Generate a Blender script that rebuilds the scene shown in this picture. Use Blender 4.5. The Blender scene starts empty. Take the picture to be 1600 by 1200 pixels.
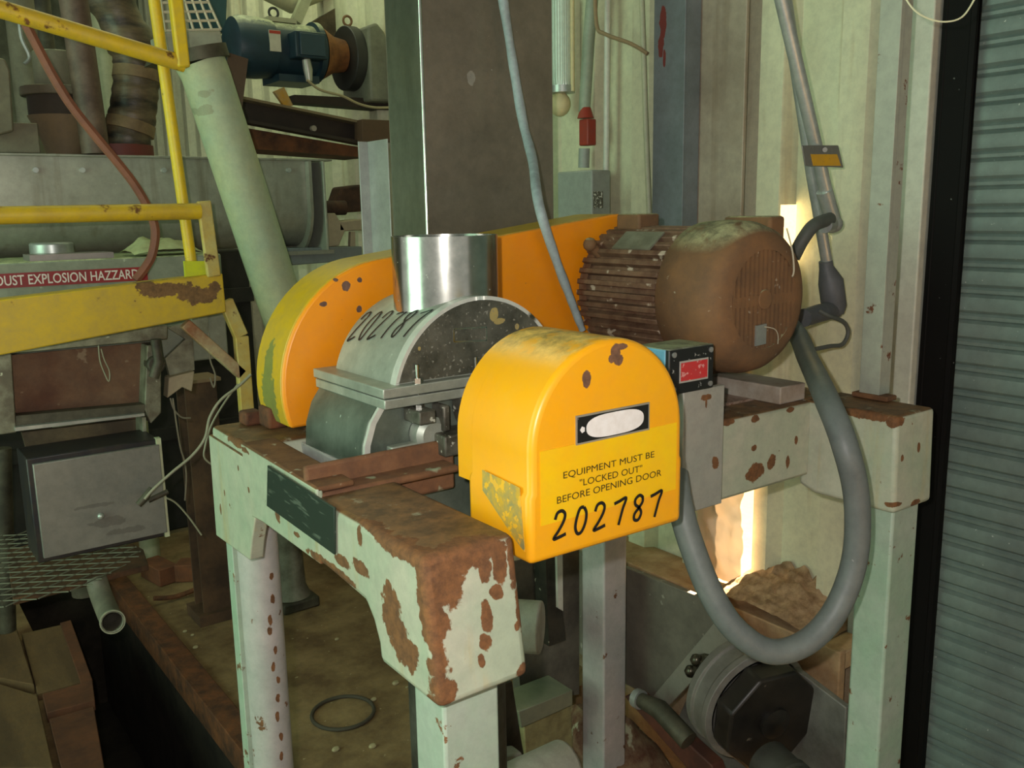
import bpy, bmesh, math, random
from mathutils import Vector, Matrix, noise
random.seed(7)
# ------------------------------------------------------------------ camera
# world: X = along the cross beam (right and away), Y = along the end frames (left and away), Z up
F = 1422.6; PIT = math.radians(10.84); ROL = math.radians(-1.03); AZ = math.radians(53.73)
CAM = Vector((0, 0, 1.8))
fl = Vector((math.cos(AZ), math.sin(AZ), 0)); rl = Vector((math.sin(AZ), -math.cos(AZ), 0)); UZ = Vector((0, 0, 1))
FW = fl*math.cos(PIT) - UZ*math.sin(PIT); UP0 = fl*math.sin(PIT) + UZ*math.cos(PIT)
RI = rl*math.cos(ROL) + UP0*math.sin(ROL); UPV = -rl*math.sin(ROL) + UP0*math.cos(ROL)
scene = bpy.context.scene
col = scene.collection
cd = bpy.data.cameras.new('camera'); cam = bpy.data.objects.new('camera', cd); col.objects.link(cam)
cd.sensor_width = 36.0; cd.lens = F*36/1600; cd.clip_start = 0.02; cd.clip_end = 200
cam.matrix_world = Matrix(((RI.x, UPV.x, -FW.x, CAM.x), (RI.y, UPV.y, -FW.y, CAM.y), (RI.z, UPV.z, -FW.z, CAM.z), (0, 0, 0, 1)))
scene.camera = cam
# ------------------------------------------------------------------ world, sun, lamps, exposure
scene.view_settings.view_transform = 'Standard'; scene.view_settings.look = 'None'
scene.view_settings.exposure = 0.28; scene.view_settings.gamma = 1.0
try: scene.view_settings.use_curve_mapping = False
except Exception: pass
w = bpy.data.worlds.new('world'); scene.world = w; w.use_nodes = True
bg = w.node_tree.nodes['Background']; bg.inputs[0].default_value = (1.0, 0.98, 0.88, 1); bg.inputs[1].default_value = 0.42
def lamp(name, kind, loc, power, color, target=None, **kw):
    d = bpy.data.lights.new(name, kind); d.energy = power; d.color = color
    for k, v in kw.items(): setattr(d, k, v)
    o = bpy.data.objects.new(name, d); col.objects.link(o); o.location = loc
    if target is not None: o.rotation_euler = (Vector(target)-Vector(loc)).to_track_quat('-Z', 'Y').to_euler()
    return o
lamp('sun', 'SUN', (8, 2.5, 6), 70.0, (1.0, 0.70, 0.42), (2.2, 1.9, 0.6), angle=0.01)
lamp('camera_flash', 'POINT', CAM - RI*0.055 + UPV*0.05 + FW*0.01, 62.0, (1.0, 0.93, 0.88), shadow_soft_size=0.012)
lamp('green_daylight', 'AREA', (-2.2, 2.2, 2.0), 56.0, (0.60, 1.0, 0.68), (1.5, 1.8, 1.5), shape='RECTANGLE', size=1.8, size_y=3.0)
lamp('roof_light', 'AREA', (1.6, 4.6, 4.2), 22.0, (0.92, 1.0, 0.62), (1.6, 4.4, 0), shape='RECTANGLE', size=1.6, size_y=2.6)
# ------------------------------------------------------------------ pixel to place
def ray(x, y): return FW + RI*((x-800)/F) - UPV*((y-600)/F)
def on(x, y, ax, v):
    d = ray(x, y); i = 'xyz'.index(ax); t = (v-CAM[i])/d[i]
    return CAM + d*t
def dep(x, y, t): return CAM + ray(x, y)*t
def pix(pts, ax, v): return [on(a, b, ax, v) for a, b in pts]
# ------------------------------------------------------------------ materials
def lin(c):
    out = []
    for v in c:
        v = v/255.0
        out.append(v/12.92 if v <= 0.04045 else ((v+0.055)/1.055)**2.4)
    return (out[0], out[1], out[2], 1.0)
class NT:
    def __init__(s, name):
        s.m = bpy.data.materials.new(name); s.m.use_nodes = True; s.t = s.m.node_tree; s.n = s.t.nodes; s.l = s.t.links
        s.b = s.n['Principled BSDF']; s._pos = None
    def new(s, k, **kw):
        n = s.n.new(k)
        for a, b in kw.items(): setattr(n, a, b)
        return n
    def pos(s):
        if s._pos is None: s._pos = s.new('ShaderNodeNewGeometry')
        return s._pos.outputs['Position']
    def nrm(s):
        s.pos(); return s._pos.outputs['Normal']
    def link(s, a, b): s.l.new(a, b)
    def val(s, sock, v):
        if isinstance(v, (int, float)): sock.default_value = v
        else: s.link(v, sock)
    def math(s, op, a, b=0.0, clamp=False):
        n = s.new('ShaderNodeMath', operation=op, use_clamp=clamp); s.val(n.inputs[0], a); s.val(n.inputs[1], b); return n.outputs[0]
    def noise(s, scale, detail=5.0, rough=0.6, stretch=None):
        n = s.new('ShaderNodeTexNoise'); n.inputs['Scale'].default_value = scale; n.inputs['Detail'].default_value = detail
        n.inputs['Roughness'].default_value = rough
        p = s.pos()
        if stretch:
            mp = s.new('ShaderNodeMapping'); mp.inputs['Scale'].default_value = stretch; s.link(p, mp.inputs['Vector']); p = mp.outputs[0]
        s.link(p, n.inputs['Vector']); return n
    def step(s, v, lo, hi):
        n = s.new('ShaderNodeMapRange'); n.inputs['From Min'].default_value = lo; n.inputs['From Max'].default_value = hi; n.clamp = True
        s.val(n.inputs['Value'], v); return n.outputs[0]
    def mix(s, f, a, b):
        n = s.new('ShaderNodeMix', data_type='RGBA'); s.val(n.inputs[0], f)
        for k, v in ((6, a), (7, b)):
            if isinstance(v, (tuple, list)): n.inputs[k].default_value = lin(v) if len(v) == 3 else v
            else: s.link(v, n.inputs[k])
        return n.outputs[2]
MATS = {}
def mat(name, c, rough=0.5, metal=0.0, c2=None, nscale=9, rust=None, rcol=(112, 66, 36), rscale=12, rw=0.03, top=None, specks=None,
        blobs=None, bcol=None, bamp=0.35, bscale=45, bump=0.0, bumps=60, streak=None, spec=None, emit=None, trans=0.0, stretch=None, topthr=0.75, grime=0.5):
    if name in MATS: return MATS[name]
    t = NT(name); base = lin(c); cur = None
    if c2 is not None:
        f = t.step(t.noise(nscale, 6, 0.65, stretch).outputs['Fac'], 0.36, 0.64); cur = t.mix(f, base, lin(c2))
    else: cur = base
    mtl = None
    if streak is not None:                       # vertical dirty runs: (colour, amount)
        f = t.step(t.noise(16, 4, 0.6, (1, 1, 0.07)).outputs['Fac'], 0.62-streak[1]*0.3, 0.75); cur = t.mix(t.math('MULTIPLY', f, 0.7), cur, streak[0])
    rmask = None
    if top is not None:                          # dirt or rust lying on upward faces: (colour, amount)
        sx = t.new('ShaderNodeSeparateXYZ'); t.link(t.nrm(), sx.inputs[0])
        up = t.step(sx.outputs[2], topthr-0.2, topthr)
        f = t.step(t.noise(22, 5, 0.65).outputs['Fac'], 0.62-top[1]*0.4, 0.68-top[1]*0.3)
        tc = t.mix(t.step(t.noise(30, 6, 0.7).outputs['Fac'], 0.35, 0.62), tuple(int(min(255, v*1.28)) for v in top[0]), tuple(int(v*0.8) for v in top[0]))
        cur = t.mix(t.math('MULTIPLY', up, f), cur, tc)
    if rust is not None:
        rmask = t.step(t.noise(rscale, 7, 0.62).outputs['Fac'], 0.72-rust*0.35-rw, 0.72-rust*0.35+rw)
    if blobs:
        dn = t.noise(bscale, 4, 0.6); sv = t.new('ShaderNodeVectorMath', operation='SUBTRACT'); t.link(dn.outputs['Color'], sv.inputs[0]); sv.inputs[1].default_value = (0.5, 0.5, 0.5)
        bm_ = None
        for c0, r in blobs:
            a = t.new('ShaderNodeVectorMath', operation='SUBTRACT'); t.link(t.pos(), a.inputs[0]); a.inputs[1].default_value = tuple(c0)
            b = t.new('ShaderNodeVectorMath', operation='DIVIDE'); t.link(a.outputs[0], b.inputs[0]); b.inputs[1].default_value = tuple(r)
            ms = t.new('ShaderNodeVectorMath', operation='SCALE'); t.link(sv.outputs[0], ms.inputs[0]); ms.inputs['Scale'].default_value = bamp*4
            ad = t.new('ShaderNodeVectorMath', operation='ADD'); t.link(b.outputs[0], ad.inputs[0]); t.link(ms.outputs[0], ad.inputs[1])
            ln = t.new('ShaderNodeVectorMath', operation='LENGTH'); t.link(ad.outputs[0], ln.inputs[0])
            f = t.step(ln.outputs['Value'], 1.08, 0.96)
            bm_ = f if bm_ is None else t.math('MAXIMUM', bm_, f)
        if bcol is None: rmask = bm_ if rmask is None else t.math('MAXIMUM', rmask, bm_)
        else: cur = t.mix(bm_, cur, bcol)
    if rmask is not None:
        rc = t.mix(t.step(t.noise(70, 5, 0.7).outputs['Fac'], 0.35, 0.65), rcol, tuple(int(v*0.74) for v in rcol))
        cur = t.mix(rmask, cur, rc)
        t.link(t.mix(rmask, (rough,)*3+(1,), (0.85, 0.85, 0.85, 1)), t.b.inputs['Roughness'])
        if metal: t.link(t.math('MULTIPLY', t.math('SUBTRACT', 1.0, rmask), metal), t.b.inputs['Metallic'])
    else:
        t.b.inputs['Roughness'].default_value = rough; t.b.inputs['Metallic'].default_value = metal
    if specks is not None:                       # (colour, scale, threshold)
        f = t.step(t.noise(specks[1], 3, 0.5).outputs['Fac'], specks[2], specks[2]+0.05); cur = t.mix(f, cur, specks[0])
        if metal and rmask is None: t.link(t.math('MULTIPLY', t.math('SUBTRACT', 1.0, f), metal), t.b.inputs['Metallic'])
    if grime:
        g_ = t.step(t.noise(34, 6, 0.72).outputs['Fac'], 0.40, 0.70)
        hs = t.new('ShaderNodeHueSaturation'); hs.inputs['Saturation'].default_value = 0.85; hs.inputs['Value'].default_value = 0.66
        if isinstance(cur, tuple): hs.inputs['Color'].default_value = cur
        else: t.link(cur, hs.inputs['Color'])
        cur = t.mix(t.math('MULTIPLY', g_, grime), cur, hs.outputs[0])
    if isinstance(cur, tuple): t.b.inputs['Base Color'].default_value = cur
    else: t.link(cur, t.b.inputs['Base Color'])
    if spec is not None: t.b.inputs['Specular IOR Level'].default_value = spec
    if trans: t.b.inputs['Transmission Weight'].default_value = trans
    if emit: t.b.inputs['Emission Color'].default_value = lin(emit[0]); t.b.inputs['Emission Strength'].default_value = emit[1]
    if bump:
        bn = t.new('ShaderNodeBump'); bn.inputs['Strength'].default_value = bump; bn.inputs['Distance'].default_value = 0.004
        t.link(t.noise(bumps, 5, 0.65).outputs['Fac'], bn.inputs['Height']); t.link(bn.outputs[0], t.b.inputs['Normal'])
    MATS[name] = t.m
    return t.m
# ------------------------------------------------------------------ mesh helpers
def frame_of(d):
    d = Vector(d).normalized(); a = Vector((0, 0, 1)) if abs(d.z) < 0.9 else Vector((1, 0, 0))
    u = d.cross(a).normalized(); return u, d.cross(u).normalized(), d
def smooth_path(pts, n=8):
    pts = [Vector(p) for p in pts]; out = []
    for i in range(len(pts)-1):
        p0 = pts[max(i-1, 0)]; p1 = pts[i]; p2 = pts[i+1]; p3 = pts[min(i+2, len(pts)-1)]
        for k in range(n):
            t = k/n
            out.append(0.5*((2*p1)+(p2-p0)*t+(2*p0-5*p1+4*p2-p3)*t*t+(3*p1-p0-3*p2+p3)*t**3))
    out.append(pts[-1]); return out
class MB:
    def __init__(s): s.v = []; s.f = []
    def add(s, vs, fs):
        o = len(s.v); s.v += [Vector(p) for p in vs]; s.f += [tuple(i+o for i in f) for f in fs]; return s
    def hexa(s, p): return s.add(p, [(0, 3, 2, 1), (4, 5, 6, 7), (0, 1, 5, 4), (1, 2, 6, 5), (2, 3, 7, 6), (3, 0, 4, 7)])
    def box(s, x0, y0, z0, x1, y1, z1): return s.hexa([(x0, y0, z0), (x1, y0, z0), (x1, y1, z0), (x0, y1, z0), (x0, y0, z1), (x1, y0, z1), (x1, y1, z1), (x0, y1, z1)])
    def obox(s, c, u, v, w_):
        c, u, v, w_ = map(Vector, (c, u, v, w_))
        return s.hexa([c-u-v-w_, c+u-v-w_, c+u+v-w_, c-u+v-w_, c-u-v+w_, c+u-v+w_, c+u+v+w_, c-u+v+w_])
    def bar(s, p0, p1, a, b, up=(0, 0, 1)):
        p0, p1 = Vector(p0), Vector(p1); d = (p1-p0); l = d.length; d.normalize(); u = d.cross(Vector(up)).normalized(); v = u.cross(d)
        return s.obox((p0+p1)/2, d*l/2, u*a/2, v*b/2)
    def prism(s, pts, vec):
        pts = [Vector(p) for p in pts]; vec = Vector(vec); n = len(pts)
        return s.add(pts+[p+vec for p in pts], [tuple(range(n))[::-1], tuple(range(n, 2*n))]+[(i, (i+1) % n, (i+1) % n+n, i+n) for i in range(n)])
    def tube(s, path, r, seg=10, cap=True, inner=None):
        path = [Vector(p) for p in path]; n = len(path); rs = r if isinstance(r, (list, tuple)) else [r]*n
        vs = []; u = None
        for i, p in enumerate(path):
            d = (path[min(i+1, n-1)]-path[max(i-1, 0)]).normalized()
            if u is None: u = frame_of(d)[0]
            else:
                u = (u-d*u.dot(d)); u = u.normalized() if u.length > 1e-6 else frame_of(d)[0]
            v = d.cross(u)
            for k in range(seg):
                a = 2*math.pi*k/seg; vs.append(p+(u*math.cos(a)+v*math.sin(a))*rs[i])
        fs = [(i*seg+k, i*seg+(k+1) % seg, (i+1)*seg+(k+1) % seg, (i+1)*seg+k) for i in range(n-1) for k in range(seg)]
        if cap: fs += [tuple(range(seg))[::-1], tuple(range((n-1)*seg, n*seg))]
        return s.add(vs, fs)
    def cyl(s, p0, p1, r, r1=None, seg=24): return s.tube([p0, p1], [r, r if r1 is None else r1], seg)
    def lathe(s, prof, o, axis, seg=40, a0=0.0, a1=2*math.pi, ref=None):
        o = Vector(o); u, v, d = frame_of(axis)
        if ref is not None: u = Vector(ref).normalized(); v = d.cross(u)
        full = abs(a1-a0-2*math.pi) < 1e-6; m = seg if full else seg+1; vs = []
        for r, t in prof:
            for k in range(m):
                a = a0+(a1-a0)*k/seg; vs.append(o+d*t+(u*math.cos(a)+v*math.sin(a))*max(r, 1e-5))
        fs = [(i*m+k, i*m+(k+1) % m, (i+1)*m+(k+1) % m, (i+1)*m+k) for i in range(len(prof)-1) for k in range(seg)]
        return s.add(vs, fs)
    def sph(s, c, r, seg=12, sc=(1, 1, 1)):
        c = Vector(c); vs = []; fs = []; rg = seg//2
        for i in range(rg+1):
            t = math.pi*i/rg
            for k in range(seg):
                a = 2*math.pi*k/seg; vs.append(c+Vector((math.sin(t)*math.cos(a)*sc[0], math.sin(t)*math.sin(a)*sc[1], math.cos(t)*sc[2]))*r)
        for i in range(rg):
            for k in range(seg): fs.append((i*seg+k, (i+1)*seg+k, (i+1)*seg+(k+1) % seg, i*seg+(k+1) % seg))
        return s.add(vs, fs)
    def build(s, name, m, parent=None, bevel=0.0, smooth=38, segs=2, label=None):
        me = bpy.data.meshes.new(name)
        if parent is not None:
            o = Vector((0, 0, 0)); p = parent
            while p is not None: o += p.location; p = p.parent
        else:
            lo = [min(v[i] for v in s.v) for i in range(3)]; hi = [max(v[i] for v in s.v) for i in range(3)]
            o = Vector(((lo[0]+hi[0])/2, (lo[1]+hi[1])/2, lo[2]))
        me.from_pydata([v-o for v in s.v], [], s.f)
        bm = bmesh.new(); bm.from_mesh(me); bmesh.ops.remove_doubles(bm, verts=bm.verts, dist=1e-5); bmesh.ops.recalc_face_normals(bm, faces=bm.faces); bm.to_mesh(me); bm.free()
        me.materials.append(m)
        for p in me.polygons: p.use_smooth = True
        me.set_sharp_from_angle(angle=math.radians(smooth))
        ob = bpy.data.objects.new(name, me); col.objects.link(ob)
        if parent is not None: ob.parent = parent
        else: ob.location = o
        if bevel:
            b = ob.modifiers.new('bevel', 'BEVEL'); b.width = bevel; b.segments = segs; b.limit_method = 'ANGLE'; b.angle_limit = math.radians(40); b.harden_normals = False
        if label: ob['label'] = label
        return ob
def tag(o, label, cat, group=None, kind=None):
    o['label'] = label; o['category'] = cat
    if group: o['group'] = group
    if kind: o['kind'] = kind
    return o
def thing(name, label, cat, loc, group=None):
    o = bpy.data.objects.new(name, None); o.empty_display_size = 0.05; o.location = loc; col.objects.link(o); return tag(o, label, cat, group)
def struct(o): o['kind'] = 'structure'; return o
def copy_tree(o, parent=None, loc=None):
    c = o.copy(); col.objects.link(c)
    if parent is not None: c.parent = parent
    if loc is not None: c.location = loc
    for ch in list(o.children): copy_tree(ch, c)
    return c
def text_obj(name, body, m, parent, origin, ux, uy, height, width=None, lift=0.0006, shear=0.0, label=None, bold=0.0):
    cu = bpy.data.curves.new('t', 'FONT'); cu.body = body; cu.size = 1.0; cu.extrude = 0.0; cu.resolution_u = 3; cu.shear = shear; cu.offset = bold
    ob = bpy.data.objects.new('t', cu); col.objects.link(ob)
    dg = bpy.context.evaluated_depsgraph_get(); me0 = bpy.data.meshes.new_from_object(ob.evaluated_get(dg))
    vs = [v.co.copy() for v in me0.vertices]; fs = [tuple(p.vertices) for p in me0.polygons]
    bpy.data.objects.remove(ob); bpy.data.curves.remove(cu); bpy.data.meshes.remove(me0)
    x0 = min(v.x for v in vs); x1 = max(v.x for v in vs); y0 = min(v.y for v in vs); y1 = max(v.y for v in vs)
    ux = Vector(ux).normalized(); uy = Vector(uy).normalized(); n = ux.cross(uy).normalized()
    ky = height/(y1-y0); kx = (width/(x1-x0)) if width else ky
    mb = MB(); mb.add([Vector(origin)+ux*(v.x-x0)*kx+uy*(v.y-y0)*ky+n*lift for v in vs], fs)
    return mb.build(name, m, parent, label=label)
DIG = {'2': [[(.08, .72), (.2, .95), (.5, 1), (.72, .85), (.66, .6), (.4, .3), (.1, .02), (.5, .05), (.9, .12)]],
       '0': [[(.62, .98), (.35, .95), (.18, .6), (.15, .25), (.35, .02), (.62, .08), (.82, .4), (.82, .75), (.62, .98)]],
       '7': [[(.05, .86), (.4, .92), (.9, 1.0), (.72, .6), (.52, .0)], ],
       '8': [[(.85, .88), (.55, 1.0), (.25, .86), (.3, .66), (.62, .5), (.8, .28), (.62, .04), (.32, .08), (.3, .3), (.6, .52), (.82, .72), (.8, .9)]]}
def handwriting(name, s, m, parent, f, rad, adv=None, label=None):
    """f(u, v) gives a place and a normal; u runs one unit per digit, v is 0 to 1"""
    mb = MB()
    for i, ch in enumerate(s):
        a = (adv[i] if adv else i*1.12)
        for st in DIG[ch]:
            path = smooth_path([Vector((x, y, 0)) for x, y in st], 6); L = []
            R = []
            for j, p in enumerate(path):
                q, n = f(a+p.x*0.82, p.y)
                p2 = path[min(j+1, len(path)-1)]; p1 = path[max(j-1, 0)]
                qa, _ = f(a+p1.x*0.82, p1.y); qb, _ = f(a+p2.x*0.82, p2.y)
                d = (qb-qa).normalized(); sd = n.cross(d).normalized()
                L.append(q+sd*rad+n*0.0008); R.append(q-sd*rad+n*0.0008)
            k = len(L); mb.add(L+R, [(j, j+1, k+j+1, k+j) for j in range(k-1)])
    return mb.build(name, m, parent, label=label)
X3 = Vector((1, 0, 0)); Y3 = Vector((0, 1, 0)); Z3 = Vector((0, 0, 1))
# ================================================================== the setting
m_floor = mat('dusty_concrete', (150, 124, 84), 0.95, c2=(104, 80, 50), nscale=4, specks=((178, 160, 124), 40, 0.69), bump=0.5, bumps=25)
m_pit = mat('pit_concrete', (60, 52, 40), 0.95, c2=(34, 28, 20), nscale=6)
m_wall = mat('cream_cladding', (214, 214, 182), 0.55, c2=(204, 200, 170), nscale=3, streak=((170, 150, 116), 0.22))
m_ext = mat('white_outdoor_ground', (238, 232, 218), 0.9)
m_ceil = mat('roof_sheet', (120, 126, 112), 0.8)
m_rustbeam = mat('rusty_angle', (120, 70, 36), 0.85, c2=(70, 42, 24), nscale=14, bump=0.4)
b = MB()
xs = [-5, 0.50, 0.93, 1.36, 2.30, 2.5]; ys = [-4, 0.9, 2.0, 2.45, 5.2, 9]
for i in range(5):
    for j in range(5):
        if i == 1 and j in (2, 3): continue           # the long trench
        if i == 3 and j in (1, 2): continue           # the sunken bay under the far end of the stand
        b.box(xs[i], ys[j], -0.12, xs[i+1], ys[j+1], 0)
b.box(1.30, 0.84, -0.36, 2.36, 2.51, -0.24).box(1.32, 0.84, -0.24, 1.36, 2.51, -0.12).box(1.36, 2.45, -0.24, 2.30, 2.51, -0.12).box(2.30, 0.9, -0.24, 2.34, 2.45, -0.12).box(1.36, 0.84, -0.24, 2.30, 0.90, -0.12)
struct(b.build('floor', m_floor))
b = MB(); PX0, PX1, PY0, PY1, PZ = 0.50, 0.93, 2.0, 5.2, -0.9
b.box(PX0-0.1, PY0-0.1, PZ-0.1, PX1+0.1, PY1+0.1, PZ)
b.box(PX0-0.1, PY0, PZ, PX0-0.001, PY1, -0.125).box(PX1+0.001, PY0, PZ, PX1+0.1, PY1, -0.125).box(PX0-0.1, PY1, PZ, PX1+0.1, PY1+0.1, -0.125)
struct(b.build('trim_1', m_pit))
b = MB(); b.box(0.905, 2.1, 0.0, 0.985, 5.2, 0.02).box(0.895, 2.1, -0.09, 0.91, 5.2, 0.02)
struct(b.build('trim_2', m_rustbeam, bevel=0.004))
# corrugated right wall with openings where daylight breaks in
prof = []; yy = 1.26
def wx(y):
    t = ((y-1.30) % 0.27)/0.27
    if t < 0.50: return 2.30
    if t < 0.60: return 2.30-0.045*(t-0.50)/0.10
    if t < 0.90: return 2.255
    return 2.255+0.045*(t-0.90)/0.10
brk = {1.70, 1.728, 1.785, 1.93}
yl = [1.24]
k = 0
while yl[-1] < 8.2:
    base = 1.30+0.27*k; yl += [base+0.27*0.50, base+0.27*0.60, base+0.27*0.90, base+0.27]; k += 1
yl = sorted(set([round(y, 4) for y in yl]) | brk)
zl = [0, 0.58, 1.05, 1.64, 1.80, 4.6]
vs = [(wx(y-1e-6), y, z) for z in zl for y in yl]; n = len(yl); fs = []
for j in range(len(zl)-1):
    for i in range(n-1):
        ym = (yl[i]+yl[i+1])/2; zm = (zl[j]+zl[j+1])/2
        if 1.785 < ym < 1.93 and 0.58 < zm < 1.05: continue
        if 1.70 < ym < 1.728 and 1.64 < zm < 1.80: continue
        fs.append((j*n+i, j*n+i+1, (j+1)*n+i+1, (j+1)*n+i))
b = MB().add(vs, fs); ob = struct(b.build('wall_right', m_wall, smooth=20))
sm = ob.modifiers.new('thickness', 'SOLIDIFY'); sm.thickness = 0.004; sm.offset = 1
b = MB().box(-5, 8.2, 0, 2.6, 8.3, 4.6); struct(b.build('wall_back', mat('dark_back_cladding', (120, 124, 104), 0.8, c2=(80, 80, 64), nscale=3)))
b = MB().box(-5, -4, 4.6, 2.45, 8.3, 4.7); struct(b.build('ceiling', m_ceil))
b = MB().box(2.36, -4, -0.1, 9, 9, -0.02); struct(b.build('floor_outside', m_ext))
b = MB().box(8.0, -4, -0.1, 8.2, 9, 5.0); struct(b.build('wall_outside', m_ext))
b = MB().box(2.12, 1.35, 0.52, 2.29, 5.0, 0.575).box(2.10, 1.35, 0.40, 2.13, 5.0, 0.58)
struct(b.build('trim_3', mat('dusty_wall_girt', (186, 158, 118), 0.9, c2=(150, 116, 78), nscale=8, bump=0.3), bevel=0.004))
b = MB().box(2.20, 1.35, 0.0, 2.25, 5.0, 0.515); struct(b.build('baseboard_right', mat('kerb', (150, 134, 108), 0.9, c2=(110, 84, 56))))
# flat sheet over the cladding and the jambs of the roller door
b = MB().box(2.225, 1.845, 1.02, 2.24, 2.15, 4.5); struct(b.build('trim_4', mat('flat_wall_sheet', (176, 166, 146), 0.5, c2=(150, 138, 120), nscale=4, streak=((128, 112, 90), 0.25)), bevel=0.003))
b = MB().box(2.20, 1.255, 0, 2.30, 1.335, 4.6); struct(b.build('trim_5', mat('pale_jamb', (198, 202, 184), 0.55, c2=(184, 186, 170), nscale=4), bevel=0.004))
b = MB().box(2.235, 1.345, 0, 2.32, 1.42, 4.6); struct(b.build('trim_6', mat('grey_jamb', (168, 170, 158), 0.55, c2=(150, 150, 140), nscale=4), bevel=0.004))
# roller door in its black guide
m_shut = mat('grey_shutter', (118, 136, 128), 0.45, c2=(104, 122, 116), nscale=5, specks=((190, 200, 190), 120, 0.72))
b = MB(); zz = 0.0; pr = []
P = 0.0655
while zz < 4.5:
    pr += [(2.275, zz), (2.268, zz+0.004), (2.267, zz+0.012), (2.272, zz+0.0165), (2.274, zz+0.018), (2.263, zz+0.026), (2.260, zz+P*0.62), (2.264, zz+P-0.007)]
    zz += P
n = len(pr)
b.add([(x, -2.4, z) for x, z in pr]+[(x, 1.20, z) for x, z in pr], [(i, i+1, n+i+1, n+i) for i in range(n-1)])
door = b.build('door_1', m_shut, smooth=25); struct(door)
b = MB().box(2.225, 1.165, 0, 2.245, 1.25, 4.5).box(2.225, 1.235, 0, 2.30, 1.25, 4.5).box(2.225, 1.165, 0, 2.25, 1.18, 4.5)
o = b.build('trim_7', mat('black_guide', (12, 11, 10), 0.7, spec=0.15, specks=((120, 124, 120), 70, 0.74)), bevel=0.003); struct(o)
# crumpled clear sheet hanging in the gap and the heap of dust under it
b = MB(); R_, C_ = 26, 14; vs = []
for i in range(R_+1):
    for j in range(C_+1):
        y = 1.815+0.20*j/C_; z = 0.580+0.50*i/R_
        vs.append((2.238+0.022*noise.noise(Vector((y*22, z*22, 3)))+0.010*noise.noise(Vector((y*60, z*60, 1))), y+0.012*noise.noise(Vector((z*14, 5, y*3))), z))
b.add(vs, [(i*(C_+1)+j, i*(C_+1)+j+1, (i+1)*(C_+1)+j+1, (i+1)*(C_+1)+j) for i in range(R_) for j in range(C_)])
t = NT('crumpled_sheet'); t.b.inputs['Base Color'].default_value = lin((226, 204, 176)); t.b.inputs['Roughness'].default_value = 0.3
tr = t.new('ShaderNodeBsdfTranslucent'); tr.inputs[0].default_value = lin((240, 214, 180)); ms = t.new('ShaderNodeMixShader'); ms.inputs[0].default_value = 0.035
t.link(t.b.outputs[0], ms.inputs[1]); t.link(tr.outputs[0], ms.inputs[2]); t.link(ms.outputs[0], t.n['Material Output'].inputs[0])
o = b.build('plastic_sheet', t.m, smooth=60); tag(o, 'crumpled translucent sheet hanging in the sunlit gap of the wall', 'sheet')
b = MB(); N_ = 30; vs = []
for i in range(N_+1):
    for j in range(N_+1):
        x = 2.10+0.19*i/N_; y = 1.42+0.48*j/N_
        e = max(0, 1-abs((y-1.64)/0.23)**2.2)*(0.35+0.65*i/N_)
        vs.append((x, y, 0.571+0.12*e+0.03*e*noise.noise(Vector((x*30, y*30, 0)))+0.02*e*noise.noise(Vector((x*70, y*70, 4)))))
b.add(vs, [(i*(N_+1)+j, i*(N_+1)+j+1, (i+1)*(N_+1)+j+1, (i+1)*(N_+1)+j) for i in range(N_) for j in range(N_)])
o = b.build('dust_heap', mat('brown_dust', (176, 146, 112), 1.0, c2=(126, 98, 68), nscale=26, bump=0.6, bumps=70), smooth=60)
tag(o, 'heap of pale brown dust lying on the wall ledge below the sunlit gap', 'dust', kind='stuff')

# ================================================================== machine stand
EB = [(on(x, y, 'x', xx), r) for x, y, xx, r in [
    (690, 895, .57, (.03, .02, .06)), (690, 950, .57, (.03, .015, .05)), (682, 1010, .57, (.03, .014, .05)), (686, 1085, .57, (.03, .014, .03)),
    (608, 960, .57, (.03, .030, .040)), (622, 1000, .57, (.03, .032, .034)), (640, 1025, .57, (.03, .022, .024)), (604, 925, .57, (.03, .010, .022)),
    (556, 840, .57, (.03, .009, .016)), (556, 888, .57, (.03, .03, .012)), (528, 880, .57, (.03, .03, .010)), (420, 812, .57, (.03, .014, .012)), (345, 795, .6, (.03, .006, .014)),
    (452, 838, .57, (.03, .02, .006)), (376, 730, .6, (.03, .004, .006)), (352, 770, .6, (.03, .004, .008)), (395, 765, .6, (.03, .006, .006))]]
EB += [(on(x, y, 'y', yy), r) for x, y, yy, r in [
    (708, 900, .975, (.02, .03, .04)), (748, 865, .975, (.045, .03, .016)), (783, 880, .975, (.012, .03, .03)), (760, 890, .975, (.012, .03, .016)),
    (757, 962, .975, (.010, .03, .022)), (750, 1000, .975, (.010, .03, .016)), (742, 1025, .975, (.007, .03, .010)), (775, 925, .975, (.010, .03, .012)), (803, 1038, .975, (.012, .03, .012)), (801, 975, .975, (.006, .03, .008)), (722, 890, .975, (.02, .03, .012)),
    (1180, 738, 1.23, (.030, .03, .018)), (1205, 722, 1.23, (.014, .03, .016)), (1231, 722, 1.23, (.007, .03, .016)), (1244, 687, 1.23, (.006, .03, .011)), (1178, 700, 1.23, (.010, .03, .007)), (1270, 650, 1.23, (.009, .03, .02)), (1276, 685, 1.23, (.009, .03, .02)),
    (1140, 660, 1.23, (.02, .03, .006)), (1180, 655, 1.23, (.014, .03, .008)), (1235, 640, 1.23, (.014, .03, .006)), (1114, 722, 1.22, (.010, .02, .012)), (1100, 620, 1.22, (.016, .02, .006)), (1100, 628, 1.22, (.003, .02, .014)), (1410, 715, 1.015, (.006, .03, .008)), (1436, 700, 1.015, (.006, .03, .01)), (1430, 785, 1.015, (.02, .03, .008))]]
EB += [(Vector((0.578, 0.972, z)), r) for z, r in [(1.335, (.034, .034, .03)), (1.30, (.030, .028, .03)), (1.262, (.022, .024, .03)), (1.235, (.010, .014, .03)), (1.205, (.009, .018, .022)), (1.17, (.012, .014, .03)), (1.15, (.02, .02, .012))]]
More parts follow.
